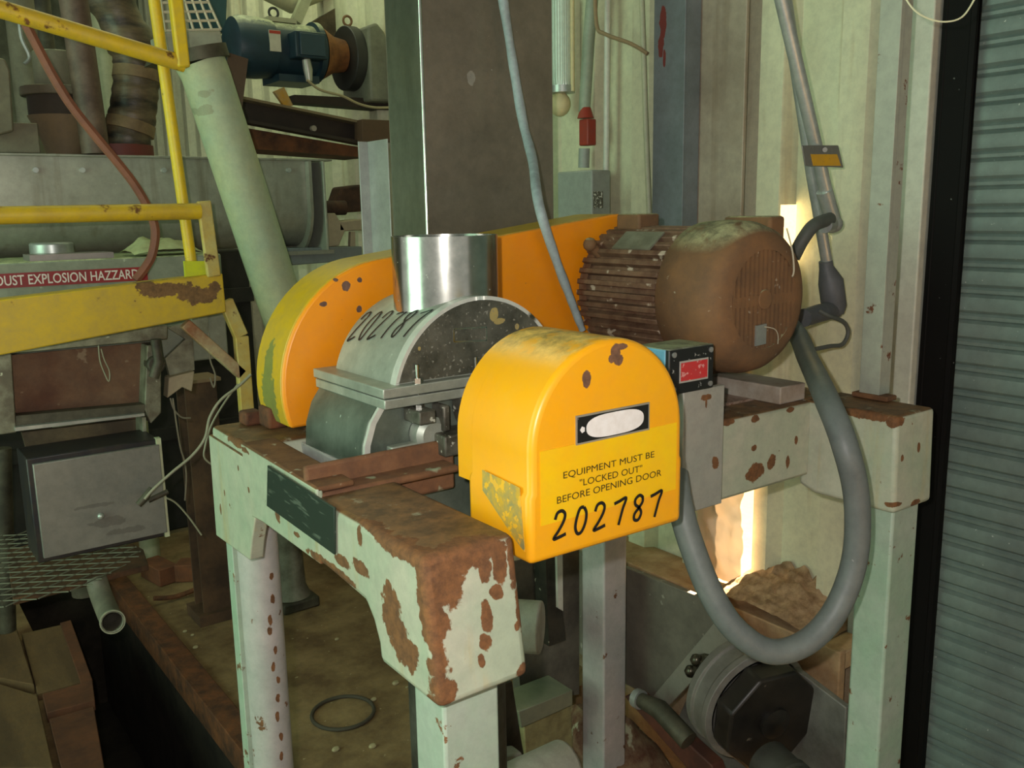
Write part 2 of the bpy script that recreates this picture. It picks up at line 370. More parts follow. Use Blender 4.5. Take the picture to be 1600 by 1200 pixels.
EB += [(Vector((0.572, 1.05, 1.345)), (.03, .07, .014)), (Vector((0.572, 1.13, 1.348)), (.03, .06, .007)), (Vector((0.640, 0.985, 1.343)), (.07, .04, .020)), (Vector((0.716, 0.985, 1.31)), (.012, .04, .04)), (Vector((0.716, 0.985, 1.24)), (.008, .04, .03)), (Vector((0.72, 0.98, 1.15)), (.02, .04, .016)), (Vector((0.575, 1.30, 1.238)), (.03, .10, .010)), (Vector((0.59, 1.75, 1.35)), (.03, .09, .008))]
EB += [(on(x, y, 'x', 1.744), r) for x, y, r in [(1350, 648, (.03, .05, .010)), (1395, 660, (.03, .02, .012)), (1408, 775, (.03, .010, .012)), (1330, 690, (.03, .008, .006)), (1395, 790, (.03, .02, .006))]]
RUST = (128, 86, 48)
m_paint = mat('chipped_green_paint', (162, 176, 152), 0.5, c2=(184, 184, 164), nscale=5, blobs=EB, bamp=0.42, bscale=38, rust=0.08, rscale=26, rw=0.015, rcol=RUST, top=((104, 76, 46), 0.95), bump=0.12, streak=((176, 160, 112), 0.12))
m_paint2 = mat('leg_green_paint', (150, 176, 152), 0.5, c2=(166, 180, 164), nscale=6, rust=0.20, rscale=22, rw=0.015, rcol=RUST, bump=0.1)
LB = [(on(422+14*(y-930)/220+4*math.sin(y*.7), y, 'y', 1.82), (.005, .03, .008+.006*((y*7) % 3)/3)) for y in (900, 935, 968, 985, 1015, 1040, 1062, 1090, 1118, 1150, 1180)]
m_legflash = mat('flash_tinted_paint', (182, 178, 174), 0.45, blobs=LB, bamp=0.5, c2=(164, 166, 160), nscale=6, rust=0.17, rscale=20, rw=0.015, rcol=RUST)  # lilac grey tint of the flash put into the leg paint; rust is real
m_rustplate = mat('rusty_flat', (122, 84, 50), 0.85, c2=(86, 56, 32), nscale=18, specks=((170, 164, 140), 30, 0.66), bump=0.3)
stand = thing('machine_stand', 'chipped pale green steel stand carrying the valve and the motor', 'machine stand', (1.23, 1.5, 0))
SK = lambda y: 0.03*(y-0.98)/0.95
def crosshead(x0, x1, skew, z1, prof, name='crosshead'):
    b = MB(); n = len(prof)
    vs = [Vector((x0+(SK(y) if skew else 0), y, z)) for y, z in prof]+[Vector((x1+(SK(y) if skew else 0), y, z)) for y, z in prof]
    b.add(vs, [tuple(range(n))[::-1], tuple(range(n, 2*n))]+[(i, (i+1) % n, (i+1) % n+n, i+n) for i in range(n)])
    return b
# near end frame: two dropped caps joined by an angle; the middle is open behind the angle
prof = [(1.345, 1.345), (0.985, 1.352), (0.952, 1.148), (1.127, 1.144), (1.131, 1.175), (1.146, 1.203), (1.168, 1.224), (1.30, 1.230), (1.345, 1.230)]
crosshead(0.570, 0.722, True, 0, prof).build('end_cap', m_paint, stand, bevel=0.012, segs=3)
prof = [(1.925, 1.355), (1.70, 1.355), (1.665, 1.228), (1.93, 1.215)]
crosshead(0.577, 0.730, True, 0, prof).build('end_cap', m_paint, stand, bevel=0.010, segs=3)
prof = [(1.929, 1.335), (1.69, 1.335), (1.655, 1.226), (1.69, 1.165), (1.71, 1.118), (1.935, 1.104)]
crosshead(0.571, 0.600, True, 0, prof).build('end_skirt', m_paint, stand, bevel=0.003, segs=2)
b = crosshead(0.570, 0.582, True, 0, [(1.335, 1.36), (1.335, 1.230), (1.613, 1.226), (1.675, 1.22), (1.71, 1.36)])
b.build('side_rail', m_paint, stand, bevel=0.003)
crosshead(0.571, 0.640, True, 0, [(1.335, 1.352), (1.335, 1.362), (1.71, 1.362), (1.71, 1.352)]).build('top_flange', m_rustplate, stand, bevel=0.004)
crosshead(0.690, 0.702, True, 0, [(1.335, 1.30), (1.335, 1.345), (1.71, 1.345), (1.71, 1.25), (1.60, 1.23)]).build('inner_rail', mat('inner_pale_paint', (186, 186, 184), 0.5, c2=(168, 168, 168), nscale=5, rust=0.2, rscale=30), stand, bevel=0.003)
# angle carrying the valve foot
b = MB().box(0.585, 1.383, 1.29, 0.88, 1.397, 1.386).box(0.585, 1.335, 1.336, 0.86, 1.397, 1.350)
b.build('valve_angle', mat('rust_brown_angle', (128, 90, 58), 0.85, c2=(98, 66, 44), nscale=16, specks=((160, 170, 140), 18, 0.66), bump=0.3), stand, bevel=0.006)
# far end frame
prof = [(1.255, 1.36), (1.018, 1.36), (1.012, 1.148), (1.21, 1.146), (1.255, 1.16)]
crosshead(1.744, 1.892, False, 0, prof).build('end_cap', m_paint, stand, bevel=0.010, segs=3)
prof = [(2.07, 1.36), (1.25, 1.36), (1.25, 1.2), (1.86, 1.2), (1.90, 1.14), (2.07, 1.14)]
crosshead(1.755, 1.88, False, 0, prof).build('crosshead', m_paint, stand, bevel=0.008)
# beams between the ends
MB().box(0.90, 1.23, 1.185, 1.75, 1.33, 1.36).build('cross_beam', m_paint, stand, bevel=0.008)
MB().box(0.73, 1.80, 1.22, 1.76, 1.90, 1.345).build('cross_beam', m_paint, stand, bevel=0.008)
MB().box(1.309, 1.214, 1.188, 1.43, 1.229, 1.441).build('side_plate', mat('grey_green_plate', (150, 154, 144), 0.5, c2=(160, 158, 148), nscale=6, blobs=[e for e in EB if abs(e[0].y-1.22) < 0.002], bamp=0.42, bscale=38, rcol=RUST), stand, bevel=0.002)
MB().box(1.31, 1.229, 1.36, 1.43, 1.80, 1.437).build('motor_rail', m_rustplate, stand, bevel=0.003)
MB().box(1.66, 1.25, 1.36, 1.75, 1.80, 1.40).build('motor_rail', mat('grey_dusty_rail', (168, 160, 148), 0.7, c2=(140, 124, 108)), stand, bevel=0.003)
MB().box(1.44, 1.332, 1.352, 1.75, 1.795, 1.362).build('deck_plate', mat('pinkish_deck', (170, 150, 136), 0.7, c2=(146, 120, 100), nscale=12, rust=0.4, rscale=14), stand)
# legs
MB().box(0.605, 1.000, 0, 0.700, 1.082, 1.20).build('leg', m_paint2, stand, bevel=0.005)
b = MB(); b.box(0.612, 1.868, 0, 0.628, 1.905, 1.13); b.build('leg', m_paint2, stand, bevel=0.002)
b = MB(); hp = [(0.622+0.045-0.045*math.cos(a), 1.868-0.052*math.sin(a)) for a in [math.pi*i/14 for i in range(15)]]
b.prism([(x, y, 0) for x, y in hp], (0, 0, 1.19)); b.build('leg_web', m_legflash, stand, smooth=50)
MB().lathe([(0.05, 0), (0.048, 0.02), (0.036, 0.04), (0.0, 0.05)], (0.667, 1.868, 1.165), Z3, 20).build('leg_cap', m_legflash, stand)
MB().box(1.770, 1.028, -0.24, 1.872, 1.112, 1.17).build('leg', m_paint2, stand, bevel=0.006)
MB().box(1.770, 1.955, -0.24, 1.866, 2.060, 1.16).build('leg', m_legflash, stand, bevel=0.006)
# dark rating plate on the near rail
pl = on(408, 727, 'x', .57); pr_ = on(519, 865, 'x', .57)
b = MB(); b.prism([(0.568+SK(y), y, z) for y, z in [(1.252, 1.352), (1.545, 1.354), (1.565, 1.272), (1.262, 1.272)]], (-0.004, 0, 0))
t = NT('engraved_plate'); f = t.step(t.noise(60, 2, 0.5, (1, 0.25, 1.6)).outputs['Fac'], 0.60, 0.68)
t.link(t.mix(f, (44, 58, 50), (92, 104, 92)), t.b.inputs['Base Color']); t.b.inputs['Roughness'].default_value = 0.45; t.b.inputs['Metallic'].default_value = 0.3
b.build('rating_plate', t.m, stand, bevel=0.001, label='dark engraved rating plate')
b = MB().box(0.688, 1.80, 1.355, 0.735, 1.86, 1.400).box(0.66, 1.86, 1.355, 0.70, 1.905, 1.385)
b.build('clamp_block', m_rustbeam, stand, bevel=0.006, label='rusty steel clamp block')
# ------------------------------------------------------------------ steel post standing on the far cap
post = thing('steel_post', 'rust-streaked grey steel post standing on the far right cap of the stand', 'post', (1.88, 1.16, 1.36))
m_post = mat('rust_streaked_grey', (160, 164, 148), 0.5, c2=(148, 152, 138), nscale=6, rust=0.22, rscale=24, rw=0.02, stretch=(1, 1, .4))
MB().box(1.862, 1.135, 1.372, 1.868, 1.185, 4.5).box(1.868, 1.135, 1.372, 1.905, 1.141, 4.5).build('angle_section', m_post, post, bevel=0.001)
MB().box(1.855, 1.11, 1.361, 1.895, 1.20, 1.373).build('base_plate', m_rustplate, post, bevel=0.003)

# ================================================================== rotary valve
AX, AZv, R0 = 0.968, 1.447, 0.193
valve = thing('rotary_valve', 'stainless rotary valve with open round inlet and handwritten number, between the two orange guards', 'valve', (AX, 1.54, 1.16))
m_steel_low = mat('dark_dull_stainless', (128, 140, 128), 0.4, 0.6, c2=(96, 108, 98), nscale=8, specks=((186, 196, 182), 60, 0.72))
m_rim = mat('bright_edge', (214, 218, 208), 0.35, 0.3)
m_steel_dull = mat('dull_stainless', (178, 184, 172), 0.45, 0.45, c2=(152, 160, 148), nscale=10, specks=((196, 204, 190), 60, 0.70), bump=0.05)
m_steel = mat('bright_stainless', (196, 198, 190), 0.20, 1.0, c2=(172, 176, 168), nscale=20, specks=((176, 180, 168), 75, 0.70))
m_speck = mat('speckled_dark_steel', (112, 112, 100), 0.45, 0.4, c2=(70, 72, 62), nscale=14, specks=((136, 136, 122), 150, 0.62), blobs=[(on(772, 490, 'y', 1.415), (.010, .02, .012)), (on(780, 502, 'y', 1.415), (.012, .02, .006)), (on(808, 510, 'y', 1.415), (.005, .02, .006)), (on(655, 545, 'y', 1.415), (.003, .02, .004))], bcol=(186, 168, 106))
arc = [(AX+R0*math.cos(a), AZv+R0*math.sin(a)) for a in [math.pi*i/40 for i in range(41)]]
b = MB(); b.prism([(x, 1.421, max(z, 1.46)) for x, z in arc], (0, 0.24, 0)); b.build('upper_housing', m_steel_dull, valve, bevel=0.002, smooth=30)
b = MB(); b.prism([(AX+(x-AX)*0.965, 1.415, max(AZv+(z-AZv)*0.965, 1.497)) for x, z in arc], (0, 0.008, 0)); b.build('end_plate', m_speck, valve, smooth=30, label='speckled dark end plate')
b = MB()
for a0 in range(40):
    for (r1, r2) in ((R0*0.968, R0+0.001),):
        p = [(AX+r*math.cos(math.pi*a/40), 1.416, AZv+r*math.sin(math.pi*a/40)) for r, a in ((r1, a0), (r2, a0), (r2, a0+1), (r1, a0+1))]
        if min(q[2] for q in p) > 1.49: b.prism(p, (0, 0.02, 0))
b.build('housing_rim', m_rim, valve)
MB().box(0.745, 1.398, 1.476, 1.19, 1.69, 1.494).build('flange', m_steel_dull, valve, bevel=0.002, label='upper split flange')
MB().box(0.748, 1.400, 1.456, 1.187, 1.688, 1.4735).build('flange', m_steel_dull, valve, bevel=0.002, label='lower split flange')
lp = [(0.752, 1.458), (0.732, 1.43), (0.718, 1.39), (0.714, 1.34), (0.728, 1.29), (0.765, 1.24), (0.82, 1.20), (0.88, 1.17)]
lp = lp+[(2*AX-x, z) for x, z in lp[::-1]]
b = MB(); b.prism([(x, 1.43, z) for x, z in lp], (0, 0.25, 0)); b.build('lower_housing', m_steel_low, valve, bevel=0.003, smooth=35)
b = MB()
n = len(lp)
for i in range(n-1):
    (x0, z0), (x1, z1) = lp[i], lp[i+1]
    k = 0.955
    b.prism([(x0, 1.425, z0), (x1, 1.425, z1), (AX+(x1-AX)*k, 1.425, 1.36+(z1-1.36)*k), (AX+(x0-AX)*k, 1.425, 1.36+(z0-1.36)*k)], (0, 0.012, 0))
b.build('housing_rim', m_rim, valve)
MB().lathe([(0.104, 0), (0.1045, 0.20), (0.1045, 0.203), (0.0995, 0.203), (0.0995, 0.0)], (AX, 1.535, 1.55), Z3, 56).build('inlet_spout', m_steel, valve, smooth=30, label='polished round inlet spout')
b = MB(); b.lathe([(0.1185, 0.0), (0.105, 0.012)], (AX, 1.535, 1.605), Z3, 40)
# bearing bracket, feet and hardware on the near face under the flange
m_cast = mat('grey_cast_dirty', (120, 118, 106), 0.55, 0.5, c2=(70, 68, 58), nscale=16, specks=((184, 186, 170), 80, 0.64))
MB().cyl((AX, 1.43, AZv-0.01), (AX, 1.34, AZv-0.01), 0.062, 0.055, 28).build('bearing_boss', m_cast, valve, bevel=0.004)
MB().cyl((AX, 1.34, AZv-0.01), (AX, 1.20, AZv-0.01), 0.022).build('shaft', m_steel, valve)
MB().box(0.845, 1.36, 1.36, 1.09, 1.428, 1.40).box(0.86, 1.385, 1.40, 0.875, 1.428, 1.45).box(1.06, 1.385, 1.40, 1.075, 1.428, 1.45).build('bearing_bracket', m_cast, valve, bevel=0.004)
MB().box(0.80, 1.37, 1.425, 0.835, 1.428, 1.450).build('clamp_lug', m_cast, valve, bevel=0.003)
MB().box(0.905, 1.375, 1.43, 0.93, 1.428, 1.456).build('clamp_lug', m_cast, valve, bevel=0.003)
MB().lathe([(0.034, 0), (0.034, 0.025), (0.024, 0.033), (0, 0.033)], (0.845, 1.428, 1.395), -Y3, 24).build('hub_cap', m_steel_dull, valve)
MB().box(0.76, 1.405, 1.37, 0.83, 1.425, 1.385).build('foot', m_steel_dull, valve, bevel=0.003)
for (bx, by) in ((0.822, 1.409), (0.95, 1.409), (1.12, 1.409)):
    b = MB().cyl((bx, by, 1.42), (bx, by, 1.528), 0.0042, seg=10).cyl((bx, by, 1.494), (bx, by, 1.504), 0.010, seg=6).cyl((bx, by, 1.444), (bx, by, 1.455), 0.010, seg=6)
    b.build('flange_bolt', m_steel, valve)
a_, b_, c_, d_ = [on(x, y, 'y', 1.4145) for x, y in ((709, 514), (760, 511), (760, 532), (709, 534))]
b = MB().bar(a_, b_, .003, .0014, Y3).bar(b_, c_, .003, .0014, Y3).bar(c_, d_, .003, .0014, Y3).bar(d_, a_, .003, .0014, Y3)
b.build('plate_outline', m_steel, valve, label='outline of a missing small plate')
m_ink = mat('black_marker', (14, 14, 14), 0.6)
def on_drum(u, v):
    # u runs along the drum axis (towards the camera end), v around it
    pa = (598-0, 0)
    a = math.radians(150.5-22.5*(0.08+0.95*v)-10.5*(u/6.6)); y = 1.650-0.218*(u/6.6)*0.985
    nrm = Vector((math.cos(a), 0, math.sin(a))); return Vector((AX, y, AZv))+nrm*(R0+0.0006), nrm
handwriting('handwritten_number', '202787', m_ink, valve, on_drum, 0.0023, label='black handwritten number 202787')
MB().lathe([(0.12, 0), (0.105, -0.25), (0.105, -0.75)], (AX, 1.54, 1.17), Z3, 28).build('outlet_chute', mat('dark_chute', (96, 96, 86), 0.6, 0.4, c2=(60, 58, 50)), valve)

# ================================================================== front coupling guard
GY0, GY1, GX0, GX1, GZ = 1.0, 1.192, 0.765, 1.077, 1.287
gb = [(on(962, 548, 'y', 1.0), (.010, .012, .011)), (on(966, 563, 'y', 1.0), (.009, .02, .009)), (on(957, 560, 'y', 1.0), (.008, .02, .007)), (on(917, 593, 'y', 1.0), (.008, .02, .013)), (on(972, 541, 'y', 1.0), (.012, .02, .005))]
gg = [(Vector((.765, 1.085, 1.375)), (.03, .042, .034)), (Vector((.765, 1.04, 1.34)), (.03, .034, .032)), (Vector((.765, 1.02, 1.31)), (.03, .018, .02)), (Vector((.765, 1.12, 1.40)), (.03, .02, .012)), (Vector((.765, 1.03, 1.39)), (.03, .03, .014))]
t0 = mat('guard_yellow', (240, 166, 14), 0.36, c2=(236, 172, 16), nscale=5, blobs=gb, rcol=(124, 90, 66), bamp=0.3, bscale=60, rust=0.02, rscale=60, rw=0.01, top=((196, 164, 84), 0.55), topthr=0.97, grime=0.12)
guard = thing('coupling_guard', 'rounded yellow orange guard with lock out sticker over the near end of the valve', 'guard', ((GX0+GX1)/2, 1.096, GZ))
gc, gr = (GX0+GX1)/2, (GX1-GX0)/2; gcz = 1.608-gr
arc = [(gc+gr*math.cos(a), gcz+gr*math.sin(a)) for a in [math.pi*i/36 for i in range(37)]]
outl = arc+[(GX0, 1.395), (GX0-0.004, 1.388), (GX0-0.004, GZ), (GX1+0.002, GZ-0.002), (GX1+0.003, 1.395), (GX1, 1.40)]
b = MB(); b.prism([(x, GY0, z) for x, z in outl], (0, GY1-GY0-0.03, 0)); sh = b.build('shell', t0, guard, bevel=0.013, segs=4, smooth=45)
outl2 = arc+[(GX0, 1.38), (GX1, 1.38)]
b = MB(); b.prism([(gc+(x-gc)*0.999, GY1-0.045, z) for x, z in outl2], (0, 0.045, 0)); b.build('rear_shell', t0, guard, smooth=45)
# worn patch on the left side
b = MB(); vs = []
pw = [(1.118, 1.408), (1.022, 1.402), (1.012, 1.306), (1.035, 1.318), (1.085, 1.352), (1.118, 1.375)]
b.prism([(GX0-0.0042, y, z) for y, z in pw], (-0.0006, 0, 0)); b.build('worn_patch', mat('worn_green_grey', (150, 146, 92), 0.6, c2=(206, 164, 40), nscale=48, specks=((236, 180, 30), 70, 0.57)), guard, label='patch worn down to grey green primer')
def gf(x, y): return on(x, y, 'y', GY0-0.0008)
UX = X3; UZv = Z3
m_blk = mat('plate_black', (22, 24, 24), 0.4, specks=((150, 150, 150), 90, 0.7))
m_wht = mat('plate_white', (236, 236, 234), 0.4, grime=0.1, c2=(226, 224, 220), nscale=60, blobs=None)
# black plate with white oval
x0, z0 = on(899, 696, 'y', GY0).x, on(899, 696, 'y', GY0).z; x1, z1 = on(1014, 628, 'y', GY0).x, on(1014, 628, 'y', GY0).z
zb = (on(899, 696, 'y', GY0).z+on(1014, 671, 'y', GY0).z)/2; zt = (on(897, 649, 'y', GY0).z+on(1014, 629, 'y', GY0).z)/2
MB().box(x0, GY0-0.0016, zb, x1, GY0+0.001, zt).build('maker_plate', mat('plate_rim', (176, 172, 156), 0.4, 0.5), guard, label='black plate with blank white oval')
mp = guard.children[-1]
MB().box(x0+.003, GY0-0.0022, zb+.003, x1-.003, GY0-0.0012, zt-.003).build('plate_field', m_blk, mp)
b = MB(); cxp, czp, hw, hh = x0+(x1-x0)*0.52, (zb+zt)/2, (x1-x0)*0.39, (zt-zb)*0.40
ov = [(cxp+hw*math.copysign(abs(math.cos(a))**0.62, math.cos(a)), czp+hh*math.copysign(abs(math.sin(a))**0.8, math.sin(a))) for a in [2*math.pi*i/40 for i in range(40)]]
b.prism([(x, GY0-0.0028, z) for x, z in ov], (0, 0.0008, 0)); b.build('white_oval', m_wht, mp)
b = MB().prism([(x0+0.007, GY0-0.0028, czp), (x0+0.011, GY0-0.0028, czp-0.005), (x0+0.016, GY0-0.0028, czp-0.003), (x0+0.016, GY0-0.0028, czp+0.003), (x0+0.011, GY0-0.0028, czp+0.005)], (0, 0.0008, 0)); b.build('arrow_mark', m_wht, mp)
# sticker
sx0, sz0 = on(845, 822, 'y', GY0).x, on(845, 822, 'y', GY0).z; sx1 = on(1056, 720, 'y', GY0).x
szt = on(842, 706, 'y', GY0).z
m_stick = mat('sticker_yellow', (238, 196, 14), 0.3, c2=(240, 186, 14), nscale=8, grime=0.1)
MB().box(sx0, GY0-0.0008, sz0, sx1, GY0+0.0005, szt).build('warning_sticker', m_stick, guard, label='yellow lock out sticker')
stk = guard.children[-1]
m_txt = mat('text_black', (40, 34, 12), 0.6)
def line(name, body, pA, pB, px_h, parent=stk, m=m_txt):
    a = on(pA[0], pA[1], 'y', GY0-0.001); c = on(pB[0], pB[1], 'y', GY0-0.001); top_ = on(pA[0], pA[1]-px_h, 'y', GY0-0.001)
    u = c-a; text_obj(name, body, m, parent, a, u, Z3, (top_-a).length, u.length)
line('sticker_lettering', 'EQUIPMENT MUST BE', (880, 750), (1022, 716), 12.5)
line('sticker_lettering', '"LOCKED OUT"', (905.5, 760), (1003, 736.5), 11)
line('sticker_lettering', 'BEFORE OPENING DOOR', (870, 787.5), (1033, 743), 11)
pa, pb, pc = on(861, 843, 'y', GY0), on(1031, 805, 'y', GY0), on(865, 800, 'y', GY0)
def on_face(u, v): 
    return pa+(pb-pa)*(u/6.45)+(pc-pa)*v+Vector((0, -0.0016, 0)), -Y3
handwriting('handwritten_number', '202787', m_ink, guard, on_face, 0.0027, label='black handwritten number 202787')
# ================================================================== belt guard
BX, BZ, BR = 0.948, 1.447, 0.257
bb = [(on(x, y, 'y', 1.72), r) for x, y, r in [(541, 446, (.010, .02, .011)), (562, 437, (.006, .02, .006)), (505, 475, (.008, .02, .005)), (561, 483, (.006, .02, .007)), (461, 495, (.006, .02, .006)), (525, 437, (.005, .02, .004))]]
m_belt = mat('guard_orange', (238, 150, 10), 0.42, c2=(234, 142, 10), nscale=5, grime=0.15, blobs=bb, rcol=(120, 92, 78), bscale=60, bamp=0.3, rust=0.03, rscale=55, rw=0.01, top=((160, 150, 96), 0.8), topthr=0.92)
m_bedge = mat('guard_yellow_edge', (206, 166, 22), 0.4, c2=(196, 158, 30), nscale=6, blobs=[(Vector((.70, 1.80, 1.42)), (.06, .035, .075)), (Vector((.70, 1.80, 1.48)), (.06, .022, .06))], bcol=(128, 130, 62), bscale=70, bamp=0.3)
belt = thing('belt_guard', 'long orange belt guard standing upright behind the valve and the motor', 'guard', (1.2, 1.80, 1.36))
R2, X2, Z2 = 0.155, 1.60, 1.63
def tang():
    pts = []
    # big pulley end, left
    for i in range(0, 31):
        a = math.radians(268-i*(268-94)/30); pts.append((BX+BR*math.cos(a), max(BZ+BR*math.sin(a), 1.37)))
    for i in range(0, 21):
        a = math.radians(97-i*(97+60)/20); pts.append((X2+R2*math.cos(a), Z2+R2*math.sin(a)))
    out = []
    for p in pts:
        if not out or (abs(p[0]-out[-1][0])+abs(p[1]-out[-1][1])) > 1e-4: out.append(p)
    return out
ol = tang()
b = MB(); b.prism([(x, 1.72, z) for x, z in ol], (0, 0.012, 0)); b.build('front_plate', m_belt, belt, bevel=0.006, smooth=45)
b = MB(); n = len(ol)
b.prism([(BX+(x-BX)*0.999, 1.731, z) for x, z in ol], (0, 0.135, 0)); b.build('rim_band', m_bedge, belt, bevel=0.004, smooth=45)
print('part 2 ok')
# ================================================================== electric motor on the stand
MX, MZ, MR = 1.60, 1.60, 0.168
m_mrust = mat('rusty_motor_skin', (126, 92, 58), 0.8, c2=(104, 78, 52), nscale=9, specks=((158, 144, 120), 60, 0.70), bump=0.25, top=((142, 138, 104), 0.75), topthr=0.80)
m_mfin = mat('rusty_motor_fins', (124, 98, 74), 0.7, c2=(92, 64, 46), nscale=22, specks=((186, 172, 150), 30, 0.64), bump=0.2)
motor = thing('electric_motor', 'large rusty brown finned electric motor on the stand behind the yellow guard', 'motor', (MX, 1.47, 1.437))
prof = [(0.150, 1.435), (0.166, 1.42), (0.170, 1.36), (0.167, 1.31), (0.158, 1.282), (0.145, 1.265), (0.128, 1.257), (0.107, 1.254), (0.107, 1.264), (0.14, 1.285), (0.155, 1.33), (0.15, 1.43)]
MB().lathe([(r, -(y-1.25)) for r, y in prof], (MX, 1.25, MZ), -Y3, 64).build('fan_cover', m_mrust, motor, smooth=50)
cov = motor.children[-1]
GX, GZc = MX+0.012, MZ-0.004
b = MB()
for i in range(-7, 8):
    x = MX+i*0.0142; h = math.sqrt(max(0.108**2-(x-MX)**2, 0))
    if h > 0.01: b.box(x-0.0042, 1.2555, MZ-h, x+0.0042, 1.262, MZ+h)
b.box(MX-0.107, 1.2565, MZ-0.012, MX+0.107, 1.263, MZ+0.010)
b.build('vent_grille', m_mrust, cov)
MB().cyl((MX, 1.285, MZ), (MX, 1.295, MZ), 0.138, seg=40).build('fan', mat('fan_dark', (18, 14, 12), 0.9), motor)
MB().cyl((MX, 1.252, MZ), (MX, 1.262, MZ), 0.022, seg=20).build('hub_boss', m_mrust, cov, bevel=0.002)
MB().obox((MX-0.012, 1.2535, MZ-0.075), (0.017, 0, 0.001), (0, 0.002, 0), (0, 0, 0.022)).build('clip_plate', mat('small_grey_plate', (150, 156, 150), 0.4, 0.4), motor, label='small grey metal plate on the vents')
b = MB().tube(smooth_path([(MX-0.004, 1.25, MZ-0.058), (MX+0.02, 1.243, MZ-0.064), (MX+0.036, 1.245, MZ-0.078), (MX+0.044, 1.25, MZ-0.10)], 5), 0.0011, 6); b.build('wire_tail', mat('thin_pale_wire', (190, 184, 160), 0.5), motor)
b = MB().tube(smooth_path([(MX+0.075, 1.262, MZ+0.150), (MX+0.082, 1.250, MZ+0.10), (MX+0.086, 1.247, MZ+0.06), (MX+0.080, 1.246, MZ+0.045)], 5), 0.002, 6); b.build('string', mat('thin_pale_wire', (190, 184, 160)), motor)
MB().cyl((MX, 1.43, MZ), (MX, 1.70, MZ), 0.1385, seg=48).build('frame_body', m_mfin, motor, smooth=50)
bod = motor.children[-1]
b = MB()
for i in range(36):
    a = 2*math.pi*i/36
    if 200 < math.degrees(a) < 340 and abs(math.degrees(a)-270) < 40: continue
    c, s = math.cos(a), math.sin(a); rad = Vector((c, 0, s)); tg = Vector((-s, 0, c))
    b.obox(Vector((MX, 1.565, MZ))+rad*0.140, rad*0.016, tg*0.0062, Y3*0.132)
b.build('cooling_fins', m_mfin, motor, bevel=0.0015, segs=1)
MB().lathe([(0.03, 0.02), (0.12, 0.018), (0.145, 0.0), (0.147, -0.03)], (MX, 1.70, MZ), Y3, 48).build('end_bell', m_mfin, motor)
a = math.radians(128); rad = Vector((math.cos(a), 0, math.sin(a))); tg = Vector((-math.sin(a), 0, math.cos(a)))
MB().obox(Vector((MX, 1.545, MZ))+rad*0.158, rad*0.002, tg*0.030, Y3*0.062).build('rating_plate', mat('dull_nameplate', (140, 142, 124), 0.5, 0.3, c2=(116, 116, 98), nscale=20), motor, label='dull grey rating plate on the fins')
a = math.radians(140); rad = Vector((math.cos(a), 0, math.sin(a)))
MB().cyl(Vector((MX, 1.668, MZ))+rad*0.14, Vector((MX, 1.668, MZ))+rad*0.172, 0.012, 0.012, 14).sph(Vector((MX, 1.668, MZ))+rad*0.178, 0.017, 12).build('lifting_eye', m_mrust, motor)
MB().box(1.745, 1.36, 1.64, 1.80, 1.50, 1.775).build('junction_box', m_mrust, motor, bevel=0.008)
MB().box(1.56, 1.60, 1.745, 1.63, 1.68, 1.785).build('top_lug', m_mrust, motor, bevel=0.006)
for x0 in (1.47, 1.68): MB().box(x0, 1.46, 1.437 if x0 < 1.6 else 1.40, x0+0.06, 1.66, 1.475).build('foot', m_mfin, motor, bevel=0.004)
# zero speed switch with red label
sw = thing('speed_switch_box', 'small blue switch box with black face and red label beside the yellow guard', 'switch', (1.24, 1.24, 1.437))
q = [on(1046, 546, 'y', 1.205), on(1116, 538, 'y', 1.205), on(1116, 590, 'y', 1.205), on(1056, 604, 'y', 1.205)]
bx0, bx1, bz0, bz1 = q[0].x, q[1].x, 1.442, (q[0].z+q[1].z)/2
MB().box(bx0, 1.215, bz0, bx1, 1.30, bz1).build('body', mat('switch_blue', (96, 158, 186), 0.45, top=((140, 150, 120), 0.9)), sw, bevel=0.004)
MB().box(bx0, 1.205, bz0, bx1, 1.2165, bz1).build('cover', mat('switch_black', (26, 28, 28), 0.45, specks=((160, 164, 160), 90, 0.66), top=((120, 124, 108), 0.9)), sw, bevel=0.003)
cv = sw.children[-1]; wx_ = bx1-bx0; wz_ = bz1-bz0
MB().box(bx0+wx_*0.22, 1.2035, bz0+wz_*0.24, bx1-wx_*0.14, 1.2055, bz1-wz_*0.28).build('label_border', mat('label_grey', (170, 168, 160), 0.5), cv)
MB().box(bx0+wx_*0.245, 1.2027, bz0+wz_*0.28, bx1-wx_*0.165, 1.2045, bz1-wz_*0.32).build('red_label', mat('label_red', (196, 48, 50), 0.5, specks=((220, 150, 146), 110, 0.60)), cv, label='worn red label')
for sxx in (0.10, 0.92):
    for szz in (0.12, 0.88): MB().cyl((bx0+wx_*sxx, 1.2025, bz0+wz_*szz), (bx0+wx_*sxx, 1.206, bz0+wz_*szz), 0.0055, seg=12).build('screw', mat('screw_grey', (170, 172, 168), 0.4, 0.6), cv)

